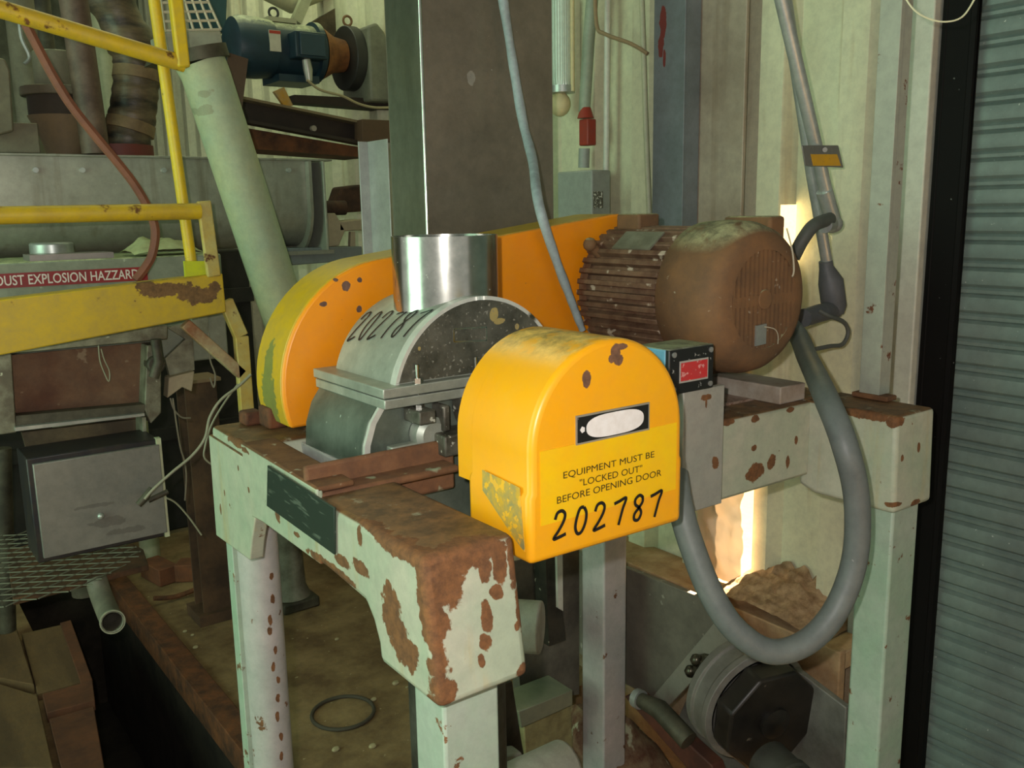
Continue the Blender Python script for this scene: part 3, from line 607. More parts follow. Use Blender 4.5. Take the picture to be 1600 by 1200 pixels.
# ================================================================== conduits at the motor
m_hose = mat('grey_hose', (112, 120, 116), 0.5, c2=(98, 106, 104), nscale=9, specks=((170, 172, 166), 50, 0.74))
m_galv = mat('galvanised', (190, 196, 190), 0.34, 0.55, c2=(166, 172, 168), nscale=14)
m_boot = mat('grey_plastic', (92, 96, 100), 0.55, c2=(80, 84, 86), nscale=10)
hp = [Vector((1.80, 1.46, 1.60)), on(1240, 515, 'y', 1.44), on(1262, 560, 'y', 1.30), on(1290, 620, 'y', 1.06), on(1318, 690, 'y', 0.97), on(1338, 775, 'y', 0.95), on(1336, 870, 'y', 0.95), on(1308, 950, 'y', 0.96), on(1262, 1002, 'y', 0.98), on(1205, 1018, 'y', 1.01), on(1150, 985, 'y', 1.05), on(1110, 925, 'y', 1.09), on(1080, 850, 'y', 1.13), on(1063, 790, 'y', 1.16), on(1056, 740, 'y', 1.20)]
hose = thing('flexible_conduit', 'thick grey flexible conduit drooping in a loop below the motor', 'conduit', (1.45, 1.05, 0.8))
MB().tube(smooth_path(hp, 8), 0.0245, 16).build('hose', m_hose, hose, smooth=60)
# two rigid conduits coming down the wall, tag, elbow boot
c1 = [on(1212, -40, 'y', 1.42), on(1275, 230, 'y', 1.42), on(1301, 345, 'y', 1.42)]
rc = thing('rigid_conduit', 'galvanised conduit coming down to a capped elbow fitting above the motor', 'conduit', c1[2])
MB().tube([c1[0], c1[1], c1[2]], 0.0165, 16).build('pipe', m_galv, rc, smooth=60)
MB().tube([on(1288, 298, 'y', 1.42), on(1301, 343, 'y', 1.42)], 0.0205, 16).build('coupling', m_galv, rc)
e = on(1301, 350, 'y', 1.42); MB().sph(e, 0.026, 16, (1, 1, 0.9)).cyl(e, on(1288, 352, 'y', 1.40), 0.020, seg=16).build('elbow_fitting', m_galv, rc, smooth=60)
c2 = [on(1222, -40, 'y', 1.47), on(1268, 270, 'y', 1.47), on(1292, 410, 'y', 1.47)]
rc2 = thing('rigid_conduit', 'galvanised conduit running down behind the tagged one into a grey boot', 'conduit', c2[2])
MB().tube(c2, 0.0150, 16).build('pipe', m_galv, rc2, smooth=60)
b = MB().tube([on(1290, 408, 'y', 1.47), on(1291, 418, 'y', 1.47), on(1298, 440, 'y', 1.46), on(1303, 478, 'y', 1.46), on(1303, 490, 'y', 1.46)], [0.018, 0.019, 0.033, 0.033, 0.026], 16)
b.build('elbow_boot', m_boot, rc2, smooth=40)
MB().tube(smooth_path([on(1304, 484, 'y', 1.46), on(1285, 488, 'y', 1.45), on(1255, 497, 'y', 1.44)], 5), 0.024, 14).build('boot_outlet', m_boot, rc2)
sh_ = MB().tube(smooth_path([on(1297, 342, 'y', 1.40), on(1272, 352, 'y', 1.39), on(1254, 375, 'y', 1.40), on(1240, 402, 'y', 1.42)], 8), 0.0165, 14).build('short_hose', mat('dark_hose', (84, 88, 82), 0.6), None, smooth=60)
tag(sh_, 'short dark hose bending from the elbow fitting to the motor top', 'hose')
tg_ = thing('conduit_tag', 'small grey metal tag with yellow label fixed to the upper conduit', 'tag', on(1286, 245, 'y', 1.39))
q = pix([(1253, 227), (1310, 227), (1318, 262), (1259, 259)], 'y', 1.395)
MB().prism(q, (0, 0.003, 0)).build('plate', mat('tag_grey', (128, 128, 122), 0.4, 0.4), tg_, bevel=0.001)
q = pix([(1267, 241), (1308, 241), (1314, 259), (1271, 259)], 'y', 1.394)
MB().prism(q, (0, 0.0015, 0)).build('yellow_label', mat('tag_yellow', (206, 158, 20), 0.5, specks=((90, 74, 24), 160, 0.66)), tg_)
MB().cyl(on(1289, 234, 'y', 1.393), on(1289, 234, 'y', 1.389), 0.006, seg=12).build('rivet', mat('dull_rivet', (150, 150, 144), 0.7), tg_)
lp_ = MB().tube(smooth_path([on(1280, 486, 'y', 1.40), on(1296, 494, 'y', 1.38), on(1318, 503, 'y', 1.38), on(1325, 520, 'y', 1.38), on(1316, 538, 'y', 1.38), on(1296, 541, 'y', 1.38), on(1262, 548, 'y', 1.38)], 8), 0.0055, 8).build('looped_cable', mat('dark_hose', (84, 88, 82)), None)
tag(lp_, 'thin grey cable looping out to the right of the motor below the boot', 'cable')

# ================================================================== square duct, wires, wall fittings
duct = thing('square_duct', 'tall dark stainless square duct standing behind the belt guard', 'duct', (1.42, 2.13, 1.2))
m_duct = mat('dark_stainless', (134, 127, 112), 0.45, 0.4, c2=(114, 108, 94), nscale=5, specks=((176, 176, 164), 90, 0.745), streak=((128, 124, 108), 0.2), blobs=[(on(736, 122, 'y', 2.05), (.012, .03, .018))], bcol=(160, 158, 148))
m_duct_lit = mat('green_lit_stainless', (132, 140, 124), 0.34, 0.7, c2=(108, 116, 100), nscale=7, stretch=(1, 1, .3))  # left duct face: the green daylight is put into its colour
dx0 = on(664, 250, 'y', 2.05).x; dx1 = on(864, 250, 'y', 2.05).x
MB().box(dx0, 2.05, 1.2, dx1, 2.053, 4.55).build('front_panel', m_duct, duct)
MB().box(dx0, 2.053, 1.2, dx0+0.003, 2.225, 4.55).build('side_panel', m_duct_lit, duct)
MB().box(dx1-0.003, 2.053, 1.2, dx1, 2.225, 4.55).build('side_panel', m_duct, duct)
MB().box(dx0, 2.225, 1.2, dx1, 2.228, 4.55).build('back_panel', m_duct, duct)
MB().cyl((dx0+0.0005, 2.0505, 1.2), (dx0+0.0005, 2.0505, 4.55), 0.005, seg=10).build('corner_seam', m_steel, duct, label='bright folded corner of the duct')
ang = MB(); xa = dx0-0.004
za = on(578, 221, 'x', xa).z
ang.box(xa-0.002, 2.232, 1.3, xa+0.001, 2.35, za)
ang.box(xa-0.03, 2.345, 1.3, xa, 2.35, za)
o = ang.build('angle_strip', mat('pale_steel_angle', (168, 172, 166), 0.4, 0.3, c2=(150, 154, 150), nscale=8), duct, bevel=0.001)
cablep = [on(783, -20, 'y', 2.0), on(800, 90, 'y', 1.99), on(817, 190, 'y', 1.95), on(832, 250, 'y', 1.84), on(842, 320, 'y', 1.69), on(865, 395, 'y', 1.685), on(885, 450, 'y', 1.68), on(900, 490, 'y', 1.68), on(910, 516, 'y', 1.68)]
n_ = len(smooth_path(cablep, 8))
b = MB().tube(smooth_path(cablep, 8), [0.0125-0.004*max(0, (i/n_-0.45)/0.55) + 0.0022*noise.noise(Vector((i*0.25, 0, 0))) for i in range(n_)], 10)
o = b.build('hanging_cable', mat('pale_blue_cable', (160, 176, 180), 0.6, c2=(134, 146, 148), nscale=20, bump=0.3), None, smooth=60); tag(o, 'pale blue grey cable hanging across the dark duct down to the motor foot', 'cable')
# steel column and small fittings on the wall
cm = MB(); p0 = on(1020, 200, 'x', 2.15).y; p1 = on(1068, 200, 'x', 2.15).y
cm.box(2.150, p1, 1.15, 2.158, p0, 4.55).box(2.158, p1, 1.15, 2.22, p1+0.006, 4.55).box(2.158, p0-0.006, 1.15, 2.22, p0, 4.55)
o = cm.build('steel_column', mat('blue_grey_column', (120, 132, 136), 0.5, c2=(106, 118, 120), nscale=8, blobs=[(on(1036, 35, 'x', 2.15), (.02, .014, .05)), (on(1033, 70, 'x', 2.15), (.02, .012, .04)), (on(1038, 92, 'x', 2.15), (.02, .006, .025))], bcol=(120, 50, 44), bamp=0.3), None, bevel=0.002); tag(o, 'blue grey steel channel column with a red paint run on the wall', 'column')
wp = on(1040, 100, 'x', 2.15)
def wpt(x, y, d=2.2): return on(x, y, 'x', d)
# jar lamp
jl = thing('wall_lamp', 'ribbed glass jar lamp in a cream cast holder right of the dark duct', 'lamp', wpt(880, 170))
top_ = wpt(878, -60); bot_ = wpt(878, 140)
prof_ = []
b = MB(); d_ = (bot_-top_).length
vs = []
seg = 64; rows = 10
for i in range(rows+1):
    for k in range(seg):
        a = 2*math.pi*k/seg; r = (0.040+0.0016*(k % 2))*(0.86 if i == rows else 1.0)
        vs.append((bot_.x+r*math.cos(a), bot_.y+r*math.sin(a), bot_.z+d_*(1-i/rows)))
b.add(vs, [(i*seg+k, i*seg+(k+1) % seg, (i+1)*seg+(k+1) % seg, (i+1)*seg+k) for i in range(rows) for k in range(seg)])
b.build('glass_jar', mat('ribbed_glass', (200, 214, 200), 0.12, 0.0, spec=0.9), jl)
MB().lathe([(0.0, 0.012), (0.047, 0.012), (0.047, -0.012), (0.0, -0.014)], bot_, Z3, 32).build('collar', m_galv, jl)
pb_ = wpt(868, 172); MB().sph(bot_-Z3*0.05+Vector((0, .012, 0)), 0.042, 18, (0.9, 1.0, 1.05)).build('holder', mat('cream_cast', (214, 196, 150), 0.6), jl, smooth=60)
MB().tube([bot_+Vector((.012, -.046, .3)), bot_+Vector((.012, -.046, -.01))], 0.008, 10).build('guard_rod', mat('cream_cast', (214, 196, 150)), jl)
# vent pipe with red fitting
vp = thing('wall_pipe', 'grey green pipe with a red fitting and box fixed to the wall beside the lamp', 'pipe', wpt(918, 240))
MB().tube([wpt(930, -60), wpt(920, 60), wpt(913, 175)], 0.021, 16).build('pipe', mat('grey_green_pipe', (150, 160, 140), 0.5, c2=(136, 146, 126)), vp)
MB().tube([wpt(915, 168), wpt(915, 185)], [0.018, 0.03], 14).build('red_cap', mat('red_fitting', (150, 52, 36), 0.5), vp)
r0 = wpt(918, 207); MB().obox(r0, (0.02, 0, 0), (0, 0.024, 0), (0, 0, 0.045)).build('red_body', mat('red_fitting', (150, 52, 36)), vp, bevel=0.004)
MB().tube([wpt(913, 232), wpt(912, 262)], 0.02, 14).build('neck', mat('grey_box', (150, 156, 148), 0.5), vp)
g0 = wpt(893, 300); MB().box(2.16, wpt(938, 300).y, wpt(900, 352).z, 2.25, wpt(884, 300).y, wpt(900, 268).z).build('junction_box', mat('grey_box', (150, 156, 148), 0.5), vp, bevel=0.006)
lb = MB().box(2.157, wpt(941, 310, 2.157).y, wpt(934, 325, 2.157).z, 2.160, wpt(927, 310, 2.157).y, wpt(934, 299, 2.157).z); lb.build('label', mat('box_label', (74, 66, 56), 0.5, specks=((190, 180, 170), 140, 0.55)), vp)
o = MB().tube([wpt(950, -60, 2.24), wpt(947, 272, 2.24)], 0.011, 10).build('white_conduit', mat('white_pvc', (206, 206, 192), 0.4), None); tag(o, 'thin white vertical conduit on the wall between red fitting and column', 'conduit')
o = MB().tube(smooth_path([wpt(1001, -60, 2.2), wpt(1006, 90, 2.2), wpt(1010, 220, 2.2), wpt(1015, 345, 2.2)], 6), 0.009, 10).build('pale_cable', mat('pale_cable', (186, 190, 160), 0.5), None); tag(o, 'pale green cable running down the left edge of the blue column', 'cable')
o = MB().tube(smooth_path([wpt(929, -40, 2.17), wpt(932, 38, 2.17), wpt(945, 53, 2.17), wpt(985, 68, 2.18), wpt(1012, 84, 2.19)], 6), 0.0065, 8).build('dusty_wire', mat('dusty_wire', (150, 128, 96), 0.8), None); tag(o, 'dust covered dark wire bending right towards the blue column', 'wire')
o = MB().tube(smooth_path([dep(1405, -20, 1.6), dep(1425, 12, 1.6), dep(1448, 28, 1.6), dep(1478, 34, 1.6), dep(1506, 24, 1.6), dep(1530, -15, 1.6)], 8), 0.0016, 6).build('loose_wire', mat('bright_thin_wire', (206, 206, 170), 0.4), None); tag(o, 'thin pale loose wire sagging across the top of the black door guide', 'wire')
# ================================================================== yellow platform edge, left
m_yel = mat('rail_yellow', (216, 180, 24), 0.5, c2=(196, 160, 40), nscale=9, rust=0.22, rscale=16, rw=0.03, rcol=(132, 84, 36), specks=((120, 110, 70), 60, 0.74))
m_yel2 = mat('beam_yellow', (208, 174, 24), 0.5, c2=(190, 158, 44), nscale=5, rust=0.10, rscale=20, rcol=(136, 100, 60), bamp=0.55, bscale=30,
             blobs=[(on(255, 452, 'y', 2.75), (.07, .08, .022)), (on(310, 462, 'y', 2.75), (.06, .08, .026)), (on(225, 447, 'y', 2.75), (.03, .08, .012)), (on(335, 450, 'y', 2.75), (.02, .08, .02))])
RY = 2.75
rail = thing('platform_railing', 'worn yellow steel platform edge with handrail, stanchions and corner brace at left', 'railing', on(200, 520, 'y', RY))
MB().tube(pix([(-20, 8), (288, 100)], 'y', RY), 0.0235, 16).build('handrail', m_yel, rail)
MB().tube(pix([(238, -20), (302, 432)], 'y', RY+0.06), 0.0165, 14).build('stanchion', mat('clean_yellow', (222, 190, 20), 0.45, rust=0.05, rscale=30), rail)
q = pix([(272, -20), (286, 106)], 'y', RY-0.01); MB().bar(q[0], q[1], 0.036, 0.03, Y3).build('stanchion', mat('clean_yellow', (222, 190, 20)), rail, bevel=0.006)
MB().tube(pix([(-20, 337), (312, 330)], 'y', RY), 0.0235, 16).build('mid_rail', m_yel, rail)
q = pix([(318, 314), (334, 432)], 'y', RY); MB().bar(q[0], q[1], 0.040, 0.02, Y3).build('end_post', mat('faded_yellow', (196, 184, 110), 0.6, c2=(190, 160, 70), nscale=12, rust=0.25, rscale=20), rail, bevel=0.004)
MB().prism(pix([(-20, 471), (348, 427), (354, 488), (-20, 559)], 'y', RY), (0, 0.075, 0)).build('edge_beam', m_yel2, rail, bevel=0.004)
MB().prism(pix([(288, 408), (322, 408), (330, 430), (290, 434)], 'y', RY+0.03), (0, 0.012, 0)).build('gusset', mat('lime_yellow', (196, 204, 30), 0.5), rail)
m_fade = mat('faded_yellow', (196, 184, 110))
q = pix([(288, 505), (378, 585)], 'y', RY+0.03); MB().bar(q[0], q[1], 0.034, 0.03, Y3).build('brace', mat('faded_rusty', (176, 160, 120), 0.6, c2=(140, 92, 56), nscale=16), rail, bevel=0.003)
q = pix([(352, 470), (376, 525), (388, 680)], 'y', RY+0.03); MB().bar(q[0], q[1], 0.042, 0.03, Y3).bar(q[1], q[2], 0.042, 0.03, Y3).build('support_leg', m_fade, rail, bevel=0.003)
# ------------------------------------------------------------------ screw conveyor trough
tr_ = thing('screw_conveyor', 'long grey steel trough conveyor behind the yellow railing at left', 'conveyor', (0.9, 3.55, 1.655))
m_trough = mat('grey_trough', (164, 164, 150), 0.38, 0.35, c2=(142, 142, 128), nscale=5, specks=((186, 188, 176), 50, 0.73), streak=((110, 100, 80), 0.15))
def ushape(r, z1, k=18, y0=3.55):
    return [(y0-r, z1)]+[(y0-r*math.cos(math.pi*i/k), 1.82-r*math.sin(math.pi*i/k)) for i in range(k+1)]+[(y0+r, z1)]
b = MB(); o_ = ushape(0.15, 2.0); i_ = ushape(0.146, 2.0)[::-1]
b.prism([(-0.2, y, z) for y, z in o_+i_], (1.72, 0, 0)); b.build('trough', m_trough, tr_, smooth=30)
MB().box(-0.2, 3.385, 2.0, 1.625, 3.715, 2.008).build('lid', m_trough, tr_, bevel=0.002)
b = MB(); o_ = ushape(0.185, 1.998); i_ = ushape(0.151, 1.998)[::-1]; b.prism([(1.515, y, z) for y, z in o_+i_], (0.012, 0, 0)); b.build('end_flange', m_trough, tr_, smooth=30)
b = MB().box(1.575, 3.37, 1.655, 1.585, 3.73, 1.998); b.build('end_plate', mat('pale_end_plate', (160, 164, 148), 0.5, 0.2), tr_, bevel=0.002)
MB().box(1.40, 3.40, 1.640, 1.62, 3.70, 1.655).build('foot', m_trough, tr_)
for px in (55, 128, 255, 450):
    q = on(px, 266, 'y', 3.40); MB().cyl(q, q-Y3*0.012, 0.009, seg=10).build('bolt', m_galv, tr_)
brg = thing('bearing_stand', 'rusty shaft bearing and cast bracket at the right end of the trough', 'bearing', on(540, 385, 'y', 3.5))
m_dkrust = mat('dark_rust', (84, 58, 40), 0.85, c2=(48, 36, 28), nscale=14)
MB().cyl((1.587, 3.55, 1.82), (1.75, 3.55, 1.82), 0.03).build('shaft', m_dkrust, brg)
MB().cyl((1.60, 3.55, 1.82), (1.64, 3.55, 1.82), 0.07, seg=24).build('hub', m_dkrust, brg, bevel=0.006)
q = pix([(512, 333), (524, 333), (540, 360), (530, 384), (512, 386)], 'y', 3.46); MB().prism(q, (0, 0.03, 0)).build('bracket', mat('pale_cast', (168, 156, 128), 0.7), brg, bevel=0.004)
q = pix([(530, 346), (568, 342), (568, 360), (530, 362)], 'y', 3.46); MB().prism(q, (0, 0.1, 0)).build('block', mat('pale_cast', (168, 156, 128)), brg, bevel=0.006)
q = pix([(534, 292), (566, 288), (572, 330), (520, 334)], 'y', 3.6); MB().prism(q, (0, 0.1, 0)).build('housing', m_dkrust, brg, bevel=0.01)
q = pix([(548, 362), (555, 362), (556, 408), (546, 408)], 'y', 3.47); MB().prism(q, (0, 0.02, 0)).build('strut', mat('pale_cast', (168, 156, 128)), brg)
o = MB().prism(pix([(430, 388), (566, 385), (566, 406), (440, 416)], 'y', 3.42), (0, 0.12, 0)).build('support_beam', mat('blue_grey_beam', (116, 124, 122), 0.6), None, bevel=0.004); tag(o, 'blue grey support beam under the right end of the trough', 'beam')
# ------------------------------------------------------------------ cabinet with the hazard sign
cab = thing('sign_cabinet', 'dusty grey green cabinet carrying the red dust explosion sign', 'cabinet', on(120, 470, 'y', 3.05))
m_cab = mat('dusty_cabinet', (146, 152, 132), 0.6, c2=(124, 130, 112), nscale=9, specks=((180, 186, 160), 40, 0.68), top=((176, 184, 140), 0.9))
a_ = on(-20, 412, 'y', 3.05); b_ = on(345, 392, 'y', 3.05); c_ = on(345, 560, 'y', 3.05)
MB().box(a_.x, 3.05, c_.z, b_.x, 3.45, a_.z).build('body', m_cab, cab, bevel=0.006)
m_red = mat('sign_red', (150, 28, 30), 0.5, c2=(136, 26, 30), nscale=10)
sa_ = on(-12, 428, 'y', 3.048); sb_ = on(229, 414, 'y', 3.048); sc_ = on(-12, 452, 'y', 3.048)
MB().box(sa_.x, 3.047, sc_.z+0.001, sb_.x, 3.0505, sa_.z-0.001).build('hazard_sign', m_red, cab, label='red dust explosion sign')
sg = cab.children[-1]
p_ = on(-6, 447.5, 'y', 3.0465); q_ = on(217, 434, 'y', 3.0465); r_ = on(-6, 431.5, 'y', 3.0465)
text_obj('sign_lettering', 'DUST EXPLOSION HAZZARD', mat('sign_white', (226, 214, 206), 0.5), sg, p_, X3, Z3, (r_-p_).length, (q_-p_).length, bold=0.012)
MB().box(on(45, 405, 'y', 3.1).x, 3.08, a_.z, on(176, 405, 'y', 3.1).x, 3.2, a_.z+0.018).build('top_plate', mat('pinkish_plate', (150, 140, 138), 0.4, 0.3), cab)
q = on(82, 398, 'y', 3.25); MB().cyl((q.x, q.y, a_.z), (q.x, q.y, a_.z+0.05), 0.065, seg=24).build('round_cap', m_galv, cab, bevel=0.006)
b = MB(); vs = []
for i in range(15):
    for j in range(11):
        x = on(205, 400, 'y', 3.1).x+0.22*i/14; y = 3.06+0.2*j/10; e = max(0, 1-((i-7)/7.5)**2)*max(0, 1-((j-5)/5.5)**2)
        vs.append((x, y, a_.z-0.002+0.055*e**0.5+0.03*e*noise.noise(Vector((x*25, y*25, 2)))))
b.add(vs, [(i*11+j, i*11+j+1, (i+1)*11+j+1, (i+1)*11+j) for i in range(14) for j in range(10)])
o = b.build('spilled_powder', mat('pale_powder', (186, 194, 142), 0.95, c2=(170, 170, 126), nscale=20, bump=0.4), None, smooth=60); tag(o, 'pale green powder spilled on the cabinet top behind the hose', 'powder', kind='stuff')
# ------------------------------------------------------------------ inspection hopper below the yellow beam
hop = thing('inspection_hopper', 'grey steel hopper mouth lined with a brown stained sheet below the yellow beam', 'hopper', on(130, 700, 'y', 2.9))
m_hop = mat('dirty_pale_metal', (160, 164, 140), 0.55, 0.2, c2=(104, 98, 80), nscale=9, specks=((200, 206, 180), 40, 0.70))
m_hdark = mat('dirty_dark_metal', (92, 88, 72), 0.6, 0.3, c2=(56, 52, 42), nscale=10)
def pp(pts, y, t): return MB().prism(pix(pts, 'y', y), (0, t, 0))
pp([(18, 555), (232, 535), (236, 652), (26, 668)], 3.02, 0.01).build('liner_sheet', mat('brown_stained_sheet', (120, 92, 68), 0.8, c2=(96, 64, 46), nscale=7, specks=((146, 124, 98), 22, 0.66), bump=0.2), hop)
pp([(-20, 530), (262, 508), (262, 530), (-20, 556)], 2.95, 0.09).build('top_bar', m_hop, hop, bevel=0.003)
pp([(-20, 540), (18, 552), (26, 676), (-20, 682)], 2.95, 0.09).build('side_bar', m_hop, hop, bevel=0.003)
pp([(230, 540), (252, 538), (252, 645), (236, 662), (226, 640)], 2.95, 0.09).build('side_bar', m_hop, hop, bevel=0.003)
pp([(25, 650), (226, 632), (226, 646), (25, 668)], 2.95, 0.05).build('sill', m_hdark, hop)
pp([(24, 668), (226, 646), (226, 650), (24, 674)], 2.93, 0.1).build('lip', m_galv, hop)
pp([(34, 676), (222, 654), (226, 690), (44, 712)], 3.02, 0.02).build('lower_tray', mat('brown_tray', (110, 96, 66), 0.7, c2=(70, 58, 40), nscale=8), hop)
pp([(222, 652), (228, 652), (229, 690), (224, 692)], 2.94, 0.08).build('tray_side', m_hop, hop)
q = on(245, 570, 'y', 2.93); MB().cyl(q, q+Y3*0.05, 0.028, seg=18).build('hinge', m_hdark, hop, bevel=0.005)
MB().tube(pix([(243, 530), (248, 565), (240, 590)], 'y', 2.92), 0.016, 12).build('hinge_arm', m_hdark, hop)
b = MB().tube(smooth_path(pix([(154, 540), (156, 562), (162, 580), (170, 596), (171, 580), (163, 562), (158, 545)], 'y', 2.93), 5), 0.0022, 6); b.build('wire_hook', mat('pale_wire', (146, 144, 120), 0.5), hop)
arm = thing('hopper_bracket', 'pale angled support bracket between the hopper and the brown column', 'bracket', on(280, 570, 'y', 3.1))
pp([(262, 512), (300, 500), (304, 578), (266, 590), (258, 560), (290, 530)], 3.0, 0.02).build('web', m_hop, arm)
pp([(300, 490), (325, 486), (325, 518), (300, 520)], 2.99, 0.05).build('tab', m_hop, arm)
pp([(264, 590), (304, 580), (300, 612), (285, 605), (262, 622)], 2.97, 0.05).build('foot', mat('pale_cast', (168, 156, 128)), arm, bevel=0.003)
# stainless box with plain cover
box = thing('junction_cabinet', 'grey metal box with plain cover plate below the hopper', 'box', (0.54, 2.86, 0.82))
MB().box(0.362, 2.815, 0.822, 0.724, 2.98, 1.134).build('body', mat('box_dark_edge', (44, 44, 50), 0.4, 0.3, c2=(60, 56, 52), nscale=20), box, bevel=0.004)
MB().box(0.376, 2.80, 0.838, 0.722, 2.815, 1.118).build('cover', mat('box_cover', (144, 142, 134), 0.42, 0.35, c2=(130, 130, 124), nscale=6, specks=((180, 180, 172), 60, 0.74), blobs=[(on(170, 815, 'y', 2.8), (.05, .03, .014)), (on(200, 828, 'y', 2.8), (.05, .03, .01)), (on(150, 790, 'y', 2.8), (.06, .03, .006))], bcol=(118, 116, 110), bscale=30, bamp=0.7), box, bevel=0.002)
MB().box(0.716, 2.806, 0.822, 0.730, 2.83, 1.136).build('edge_trim', mat('pale_edge', (190, 196, 160), 0.5), box)
q = on(157, 806, 'y', 2.80); MB().sph(q-Y3*0.004, 0.010, 10).build('knob', m_galv, box)
cabl = thing('sensor_cable', 'pale cable with dark sensor plug hanging across the metal box cover', 'cable', on(225, 780, 'y', 2.74))
MB().tube(smooth_path(pix([(392, 585), (372, 604), (345, 625), (328, 652), (320, 685), (300, 712), (270, 737), (240, 764), (226, 780)], 'y', 2.70), 8), 0.0045, 8).build('cord', mat('pale_wire', (146, 144, 120)), cabl)
q = pix([(236, 762), (228, 776), (216, 789)], 'y', 2.72); MB().tube(q, [0.006, 0.012, 0.010], 12).build('plug', m_hdark, cabl)
q = pix([(232, 782), (262, 768)], 'y', 2.74); MB().tube(q, 0.008, 10).build('stem', m_hdark, cabl)
def wire(name, pts, y, r, label, cat, m=None):
    o = MB().tube(smooth_path(pix(pts, 'y', y), 7), r, 7).build(name, m or mat('pale_wire', (146, 144, 120)), None); tag(o, label, cat); return o
wire('loose_wire', [(372, 600), (350, 630), (330, 665), (320, 700), (320, 716), (334, 728)], 2.72, 0.003, 'thin pale wire kinked beside the left cap of the green stand', 'wire')
wire('loose_wire', [(266, 622), (272, 640), (284, 652), (298, 653)], 3.0, 0.0028, 'short curled wire hanging from the hopper bracket', 'wire')
wire('loose_wire', [(270, 622), (276, 665), (282, 700), (288, 720), (291, 745), (289, 782)], 2.98, 0.0028, 'long thin wire hanging down beside the metal box', 'wire')
wire('loose_wire', [(260, 778), (275, 786), (295, 808), (315, 836)], 2.78, 0.0028, 'bright thin wire arching right from the metal box', 'wire')
wire('loose_wire', [(326, 520), (328, 560), (336, 585), (334, 605), (328, 590)], 3.0, 0.0028, 'thin wire dangling behind the yellow corner brace', 'wire')
# expanded metal under the box, board, elbow pipe
b = MB(); zz = 0.70; X0, X1, Y0_, Y1_ = 0.10, 0.70, 2.86, 3.55
pitch = 0.085; seg_ = []
def inside(x, y):
    return X0 <= x <= X1 and Y0_ <= y <= Y1_ and not (x > 0.5 and y < 2.86+(x-0.5)*0.9)
for sgn in (1, -1):
    for i in range(-30, 60):
        pts = []
        for t in range(0, 141):
            x = X0+(X1-X0)*t/140; y = Y0_+i*pitch*0.62+sgn*(x-X0)*0.62
            if inside(x, y): pts.append((x, y, zz))
        if len(pts) > 2: b.bar(pts[0], pts[-1], 0.003, 0.003)
o = b.build('expanded_mesh_shelf', mat('mesh_grey', (120, 122, 104), 0.6, 0.2), None); tag(o, 'grey expanded metal mesh shelf under the metal box', 'mesh')
o = MB().prism(pix([(20, 936), (232, 882), (224, 858), (150, 820), (10, 860)], 'z', 0.63), (0, 0, -0.022)).build('brown_board', mat('dark_brown_board', (104, 70, 42), 0.85, c2=(60, 42, 28), nscale=9), None, bevel=0.003); tag(o, 'dark brown board under the mesh shelf', 'board')
ep = thing('elbow_pipe', 'grey pipe elbow opening towards the camera below the brown board', 'pipe', on(172, 960, 'y', 2.95))
pth = smooth_path([on(150, 905, 'y', 3.12), on(158, 930, 'y', 3.08), on(168, 955, 'y', 2.98), on(176, 972, 'y', 2.84)], 6)
b = MB().tube(pth, 0.034, 20, cap=False); o = b.build('pipe', mat('grey_pipe', (134, 130, 112), 0.6, c2=(110, 106, 92)), ep, smooth=60)
sm = o.modifiers.new('wall', 'SOLIDIFY'); sm.thickness = 0.004; sm.offset = -1
d_ = (pth[-1]-pth[-2]).normalized(); b = MB().lathe([(0.034, 0), (0.037, 0.0), (0.037, 0.012), (0.031, 0.012), (0.031, 0)], pth[-1]-d_*0.012, d_, 24); b.build('rim', mat('pipe_rim', (150, 150, 126), 0.5), ep)
# brown column
colm = thing('brown_column', 'dark brown steel column with square cap standing behind the loose wires', 'column', on(315, 885, 'z', 0))
cy = 3.9; q0 = on(288, 600, 'y', cy); q1 = on(338, 600, 'y', cy)
m_bcol = mat('brown_column_paint', (96, 70, 48), 0.8, c2=(62, 44, 32), nscale=6)
MB().box(q0.x, cy, 0, q1.x, cy+0.012, q0.z).box(q0.x, cy+0.12, 0, q1.x, cy+0.132, q0.z).box((q0.x+q1.x)/2-0.006, cy+0.012, 0, (q0.x+q1.x)/2+0.006, cy+0.12, q0.z).build('h_section', m_bcol, colm)
MB().box(q0.x-0.015, cy-0.02, q0.z, q1.x+0.015, cy+0.15, q0.z+0.014).build('cap_plate', mat('brown_cap', (136, 112, 84), 0.8), colm)
MB().box(q0.x-0.03, cy-0.03, 0, q1.x+0.03, cy+0.16, 0.05).build('base_plate', m_bcol, colm)
# hoses, poles and ducts upper left
wire('red_brown_hose', [(36, 28), (60, 75), (85, 122), (112, 165), (150, 213), (185, 255), (213, 292), (234, 330), (243, 362), (238, 398), (226, 420), (212, 438)], 2.86, 0.0135, 'red brown rubber hose curving down in front of the trough to the sign', 'hose', mat('red_brown_rubber', (136, 84, 62), 0.6, c2=(120, 72, 54), nscale=10))
o = MB().tube(pix([(112, -20), (150, 240)], 'y', 3.39), 0.045, 18).build('brown_pole', mat('brown_pole_paint', (112, 92, 76), 0.6, c2=(70, 52, 42), nscale=8), None); tag(o, 'thick brown sloping pole beside the wrapped duct', 'pole')
fd = thing('wrapped_duct', 'black and tan tape-wrapped flexible duct dropping into the trough', 'duct', on(205, 240, 'y', 3.55))
fp = smooth_path(pix([(160, -30), (185, 25), (205, 70), (214, 105), (212, 140), (207, 180), (200, 215), (195, 244)], 'y', 3.62), 6)
rr = [0.080+0.016*noise.noise(Vector((i*0.22, 1, 0)))+0.0025*math.sin(i*2.1) for i in range(len(fp))]
b = MB().tube(fp, rr, 24)
